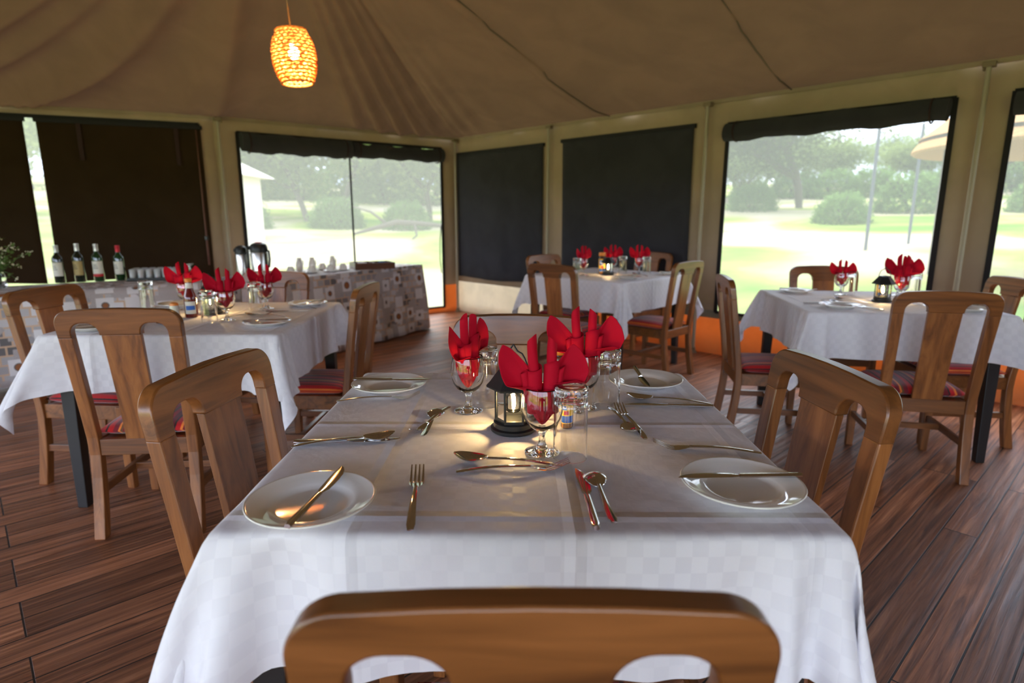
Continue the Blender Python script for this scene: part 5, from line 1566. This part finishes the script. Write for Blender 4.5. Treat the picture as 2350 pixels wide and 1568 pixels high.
def make_acacia(seed, h, spread, leaf, name, nleaf=5200, flat=True, trunk=0.16, size=0.16):
    rr = random.Random(seed); t = root(name, 'x', 'tree')
    mb = MB(); tips = []
    def grow(p, d, L, r, lvl):
        path = [p]; q = p.copy(); dd = d.copy()
        for i in range(4):
            dd = (dd+Vector((rr.uniform(-.18, .18), rr.uniform(-.18, .18), rr.uniform(-.05, .12)))).normalized(); q = q+dd*L/4; path.append(q.copy())
        mb.tube(path, [r*(1-0.10*i) for i in range(5)], 7)
        if lvl == 0: tips.append(q); return
        k = 3 if lvl > 1 else 3
        for j in range(k):
            a = rr.uniform(0, 2*pi); tl = rr.uniform(0.5, 0.95)
            nd = (dd*0.55+Vector((cos(a)*tl, sin(a)*tl, rr.uniform(0.15, 0.5)))).normalized()
            grow(q, nd, L*rr.uniform(0.62, 0.85), r*0.6, lvl-1)
            if lvl >= 2: tips.append(q+nd*L*0.5)
    grow(Vector((0, 0, -0.3)), Vector((rr.uniform(-.15, .15), rr.uniform(-.1, .1), 1)).normalized(), h*0.36, trunk, 3)
    sx = spread/max(1e-3, max(hypot(p.x, p.y) for p in tips)); sz = h/max(p.z for p in tips)
    mb.v = [(x*(1+(sx-1)*min(1, max(0, z)/h*2)), y*(1+(sx-1)*min(1, max(0, z)/h*2)), z*sz) for x, y, z in mb.v]
    tips = [Vector((p.x*(1+(sx-1)*min(1, p.z/h*2)), p.y*(1+(sx-1)*min(1, p.z/h*2)), p.z*sz)) for p in tips]
    mb.build('trunk', BARK, t, smooth=True)
    ml = MB()
    for i in range(nleaf):
        c = rr.choice(tips); R = spread*0.22
        p = c+Vector((rr.gauss(0, R), rr.gauss(0, R), rr.gauss(0, R*(0.22 if flat else 0.6))))
        d = Vector((rr.uniform(-1, 1), rr.uniform(-1, 1), rr.uniform(-.6, .6))).normalized(); e1 = d.cross(Vector((0.2, 0.3, 1))).normalized()
        s_ = size*rr.uniform(0.6, 1.3)
        ml.add([p, p+d*s_+e1*s_*0.4, p+d*s_*1.3, p+d*s_*0.6-e1*s_*0.5], [(0, 1, 2, 3)])
    cr_ = ml.build('crown', leaf, t)
    return t
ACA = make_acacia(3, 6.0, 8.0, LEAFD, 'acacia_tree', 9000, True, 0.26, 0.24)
ACB = make_acacia(9, 4.6, 3.8, LEAF, 'thorn_tree', 8000, False, 0.14, 0.19)
BSH = root('bush', 'x', 'bush')
ml = MB(); rr = random.Random(8); mb = MB()
for i in range(7):
    a = rr.uniform(0, 2*pi); mb.tube([(0, 0, -0.2), (cos(a)*0.3, sin(a)*0.3, 0.5), (cos(a)*0.7, sin(a)*0.7, 1.0)], [0.03, 0.02, 0.01], 5)
mb.build('stems', BARK, BSH, smooth=True)
for i in range(3600):
    a = rr.uniform(0, 2*pi); el = rr.uniform(0, 1); R = 1.0*rr.uniform(0.5, 1)**0.4
    p = Vector((cos(a)*R*sqrt(1-el*el*0.9), sin(a)*R*sqrt(1-el*el*0.9), 1.1*el*R))*1.0+Vector((rr.gauss(0, .06), rr.gauss(0, .06), rr.gauss(0, .06)))
    d = Vector((rr.uniform(-1, 1), rr.uniform(-1, 1), rr.uniform(-1, 1))).normalized(); e1 = d.cross(Vector((0.2, 0.3, 1))).normalized(); s_ = rr.uniform(.06, .12)
    ml.add([p, p+d*s_+e1*s_*0.4, p+d*s_*1.3, p+d*s_*0.6-e1*s_*0.5], [(0, 1, 2, 3)])
ml.build('foliage', LEAFG, BSH)
def plant(proto, x, y, s, rz, label, group):
    put(proto, (x, y, ground_z(x, y)-0.05), rz, label, group, s)
G1 = 'acacias beyond the tent windows'; G2 = 'bushes on the grass'
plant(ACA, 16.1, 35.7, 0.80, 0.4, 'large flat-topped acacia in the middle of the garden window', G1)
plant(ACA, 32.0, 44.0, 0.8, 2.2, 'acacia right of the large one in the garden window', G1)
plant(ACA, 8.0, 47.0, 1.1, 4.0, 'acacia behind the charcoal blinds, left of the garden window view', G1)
plant(ACB, 33.0, 36.0, 0.95, 1.0, 'rounded thorn tree at the right side of the garden window view', G1)
plant(ACB, 20.0, 52.0, 1.05, 3.0, 'pale thorn tree far behind the large acacia', G1)
plant(ACB, 15.0, 43.0, 0.8, 5.0, 'distant thorn tree at the left of the garden window', G1)
plant(ACB, 27.0, 20.0, 0.95, 5.6, 'thorn tree seen in the window at the right edge', G1)
plant(ACA, -15.0, 33.0, 0.95, 1.9, 'tall acacia at the left of the tea table window', G1)
plant(ACB, -9.6, 27.5, 1.0, 0.5, 'grey-green thorn tree in the middle of the tea table window', G1)
plant(ACB, -4.4, 29.5, 1.05, 2.6, 'thorn tree in the right half of the tea table window', G1)
plant(ACB, 0.8, 36.0, 1.2, 4.4, 'distant thorn tree at the right edge of the tea table window', G1)
plant(ACB, -13.0, 45.0, 1.5, 3.7, 'distant thorn tree behind the others in the tea table window', G1)
plant(ACB, -5.0, 44.0, 1.5, 1.3, 'farthest thorn tree in the tea table window', G1)
plant(ACB, -20.5, 25.0, 1.0, 1.3, 'thorn tree seen through the strip of daylight between the brown blinds', G1)
plant(BSH, 13.3, 25.6, 1.1, 0, 'low round bush on the grass below the large acacia', G2)
plant(BSH, 12.9, 34.5, 1.3, 1, 'bush left of the large acacia trunk', G2)
plant(BSH, 19.2, 30.5, 1.7, 2, 'bush right of the large acacia trunk', G2)
plant(BSH, 22.7, 27.0, 1.3, 3, 'bush farther right on the garden grass', G2)
plant(BSH, 26.5, 26.0, 1.7, 3, 'large bush at the right of the garden window', G2)
plant(BSH, -10.6, 23.0, 1.1, 4, 'bush at the left of the tea table window', G2)
plant(BSH, -7.4, 24.5, 1.1, 5, 'bush in the middle of the tea table window', G2)
plant(BSH, -4.6, 24.5, 1.0, 0.4, 'bush in the right half of the tea table window', G2)
plant(BSH, -1.2, 26.5, 1.3, 1.4, 'bush at the right edge of the tea table window', G2)
rr = random.Random(21)
for (lo, hi, n_, lab) in ((-0.50, -0.06, 9, 'distant thorn tree in the hazy treeline beyond the tea table window'), (0.34, 0.86, 10, 'distant thorn tree in the hazy treeline beyond the garden windows'), (-0.90, -0.72, 3, 'distant thorn tree in the treeline seen between the brown blinds')):
    for k in range(n_):
        yy = rr.uniform(50, 66); xx = yy*(lo+(hi-lo)*(k+rr.uniform(0.2, 0.8))/n_)
        plant(ACB, xx, yy, rr.uniform(1.2, 1.6) if hi < 0 else rr.uniform(0.75, 1.0), rr.uniform(0, 6), lab, lab.replace('distant thorn tree', 'thorn trees'))
for (lo, hi, n_, lab) in ((-0.52, -0.04, 7, 'low hazy bush in the hedge-like row beyond the tea table window'), (0.33, 0.88, 8, 'low hazy bush in the hedge-like row beyond the garden windows')):
    for k in range(n_):
        yy = rr.uniform(44, 49); xx = yy*(lo+(hi-lo)*(k+rr.uniform(0.3, 0.7))/n_)
        plant(BSH, xx, yy, rr.uniform(2.2, 3.0) if hi < 0 else rr.uniform(1.5, 2.0), rr.uniform(0, 6), lab, lab.replace('low hazy bush in', 'bushes of'))
# fallen branch
mb = MB(); z0 = ground_z(-4.5, 21)
mb.tube([(-5.7, 20.6, z0+0.15), (-5.0, 20.8, z0+0.35), (-4.3, 21.0, z0+0.55), (-3.5, 21.3, z0+0.50), (-2.6, 21.6, z0+0.40)], [0.04, 0.07, 0.09, 0.08, 0.06], 8)
mb.tube([(-4.6, 20.9, z0+0.5), (-5.2, 21.2, z0+0.9), (-5.9, 21.3, z0+1.1)], [0.05, 0.04, 0.02], 6); mb.tube([(-3.7, 21.2, z0+0.5), (-3.6, 21.0, z0+0.1), (-3.8, 20.7, z0-0.1)], [0.05, 0.04, 0.03], 6)
tag(mb.build('fallen_branch', BARK, smooth=True), 'bare fallen branch lying on the grass outside the tea table window', 'branch')
# guy poles and fence wires outside the garden window
gp = root('fence_post', 'x', 'post')
mb = MB(); mb.tube([(0, 0, -0.3), (0, 0, 3.6)], 0.045, 8); mb.build('post', GUYPOLE, gp, smooth='auto'); mb = MB(); mb.lathe([(0, 3.6), (0.05, 3.6), (0.03, 3.66), (0, 3.67)], 10); mb.build('post_cap', GUYPOLE, gp, smooth='auto')
put(gp, (9.20, 16.3, ground_z(9.2, 16.3)), 0, 'thin grey post, left one outside the garden window', 'grey posts outside the garden window')
put(gp, (11.07, 17.5, ground_z(11.07, 17.5)), 0, 'thin grey post, right one outside the garden window', 'grey posts outside the garden window', 0.9)
# neighbouring thatched hut at the upper right of the garden window
hut = root('thatched_hut', 'orange thatched roof corner of a hut beyond the garden window', 'hut')
hx, hy = 9.9, 11.0; hut.location = (hx, hy, ground_z(hx, hy))
mb = MB(); mb.lathe([(2.55, 2.55), (2.65, 2.40), (2.60, 2.36), (2.3, 2.5), (0, 4.6), (0.0, 4.9), (1.2, 3.8), (2.55, 2.62)], 40, closed=False); mb.build('roof', THATCH, hut, smooth='auto')
for k in range(8):
    a = 2*pi*k/8; mb = MB(); mb.tube([(2.1*cos(a), 2.1*sin(a), -0.1), (2.1*cos(a), 2.1*sin(a), 2.5)], 0.05, 8); mb.build('post', BARK, hut, smooth='auto')
# pale tent at the left edge of the tea table window
nt_ = root('white_tent', 'pale canvas tent edge at the left of the tea table window', 'tent'); nx, ny = -8.6, 15.6
nt_.location = (nx, ny, ground_z(nx, ny)); 
mb = MB(); mb.box(-1.4, 1.4, -1.4, 1.4, 0, 2.1); mb.build('tent_wall', HUTWALL, nt_)
mb = MB(); mb.add([(-1.7, -1.7, 2.0), (1.7, -1.7, 2.0), (1.7, 1.7, 2.0), (-1.7, 1.7, 2.0), (0, -1.0, 2.9), (0, 1.0, 2.9)], [(0, 1, 4), (1, 2, 5, 4), (2, 3, 5), (3, 0, 4, 5), (3, 2, 1, 0)]); mb.build('tent_roof', HUTWALL, nt_)
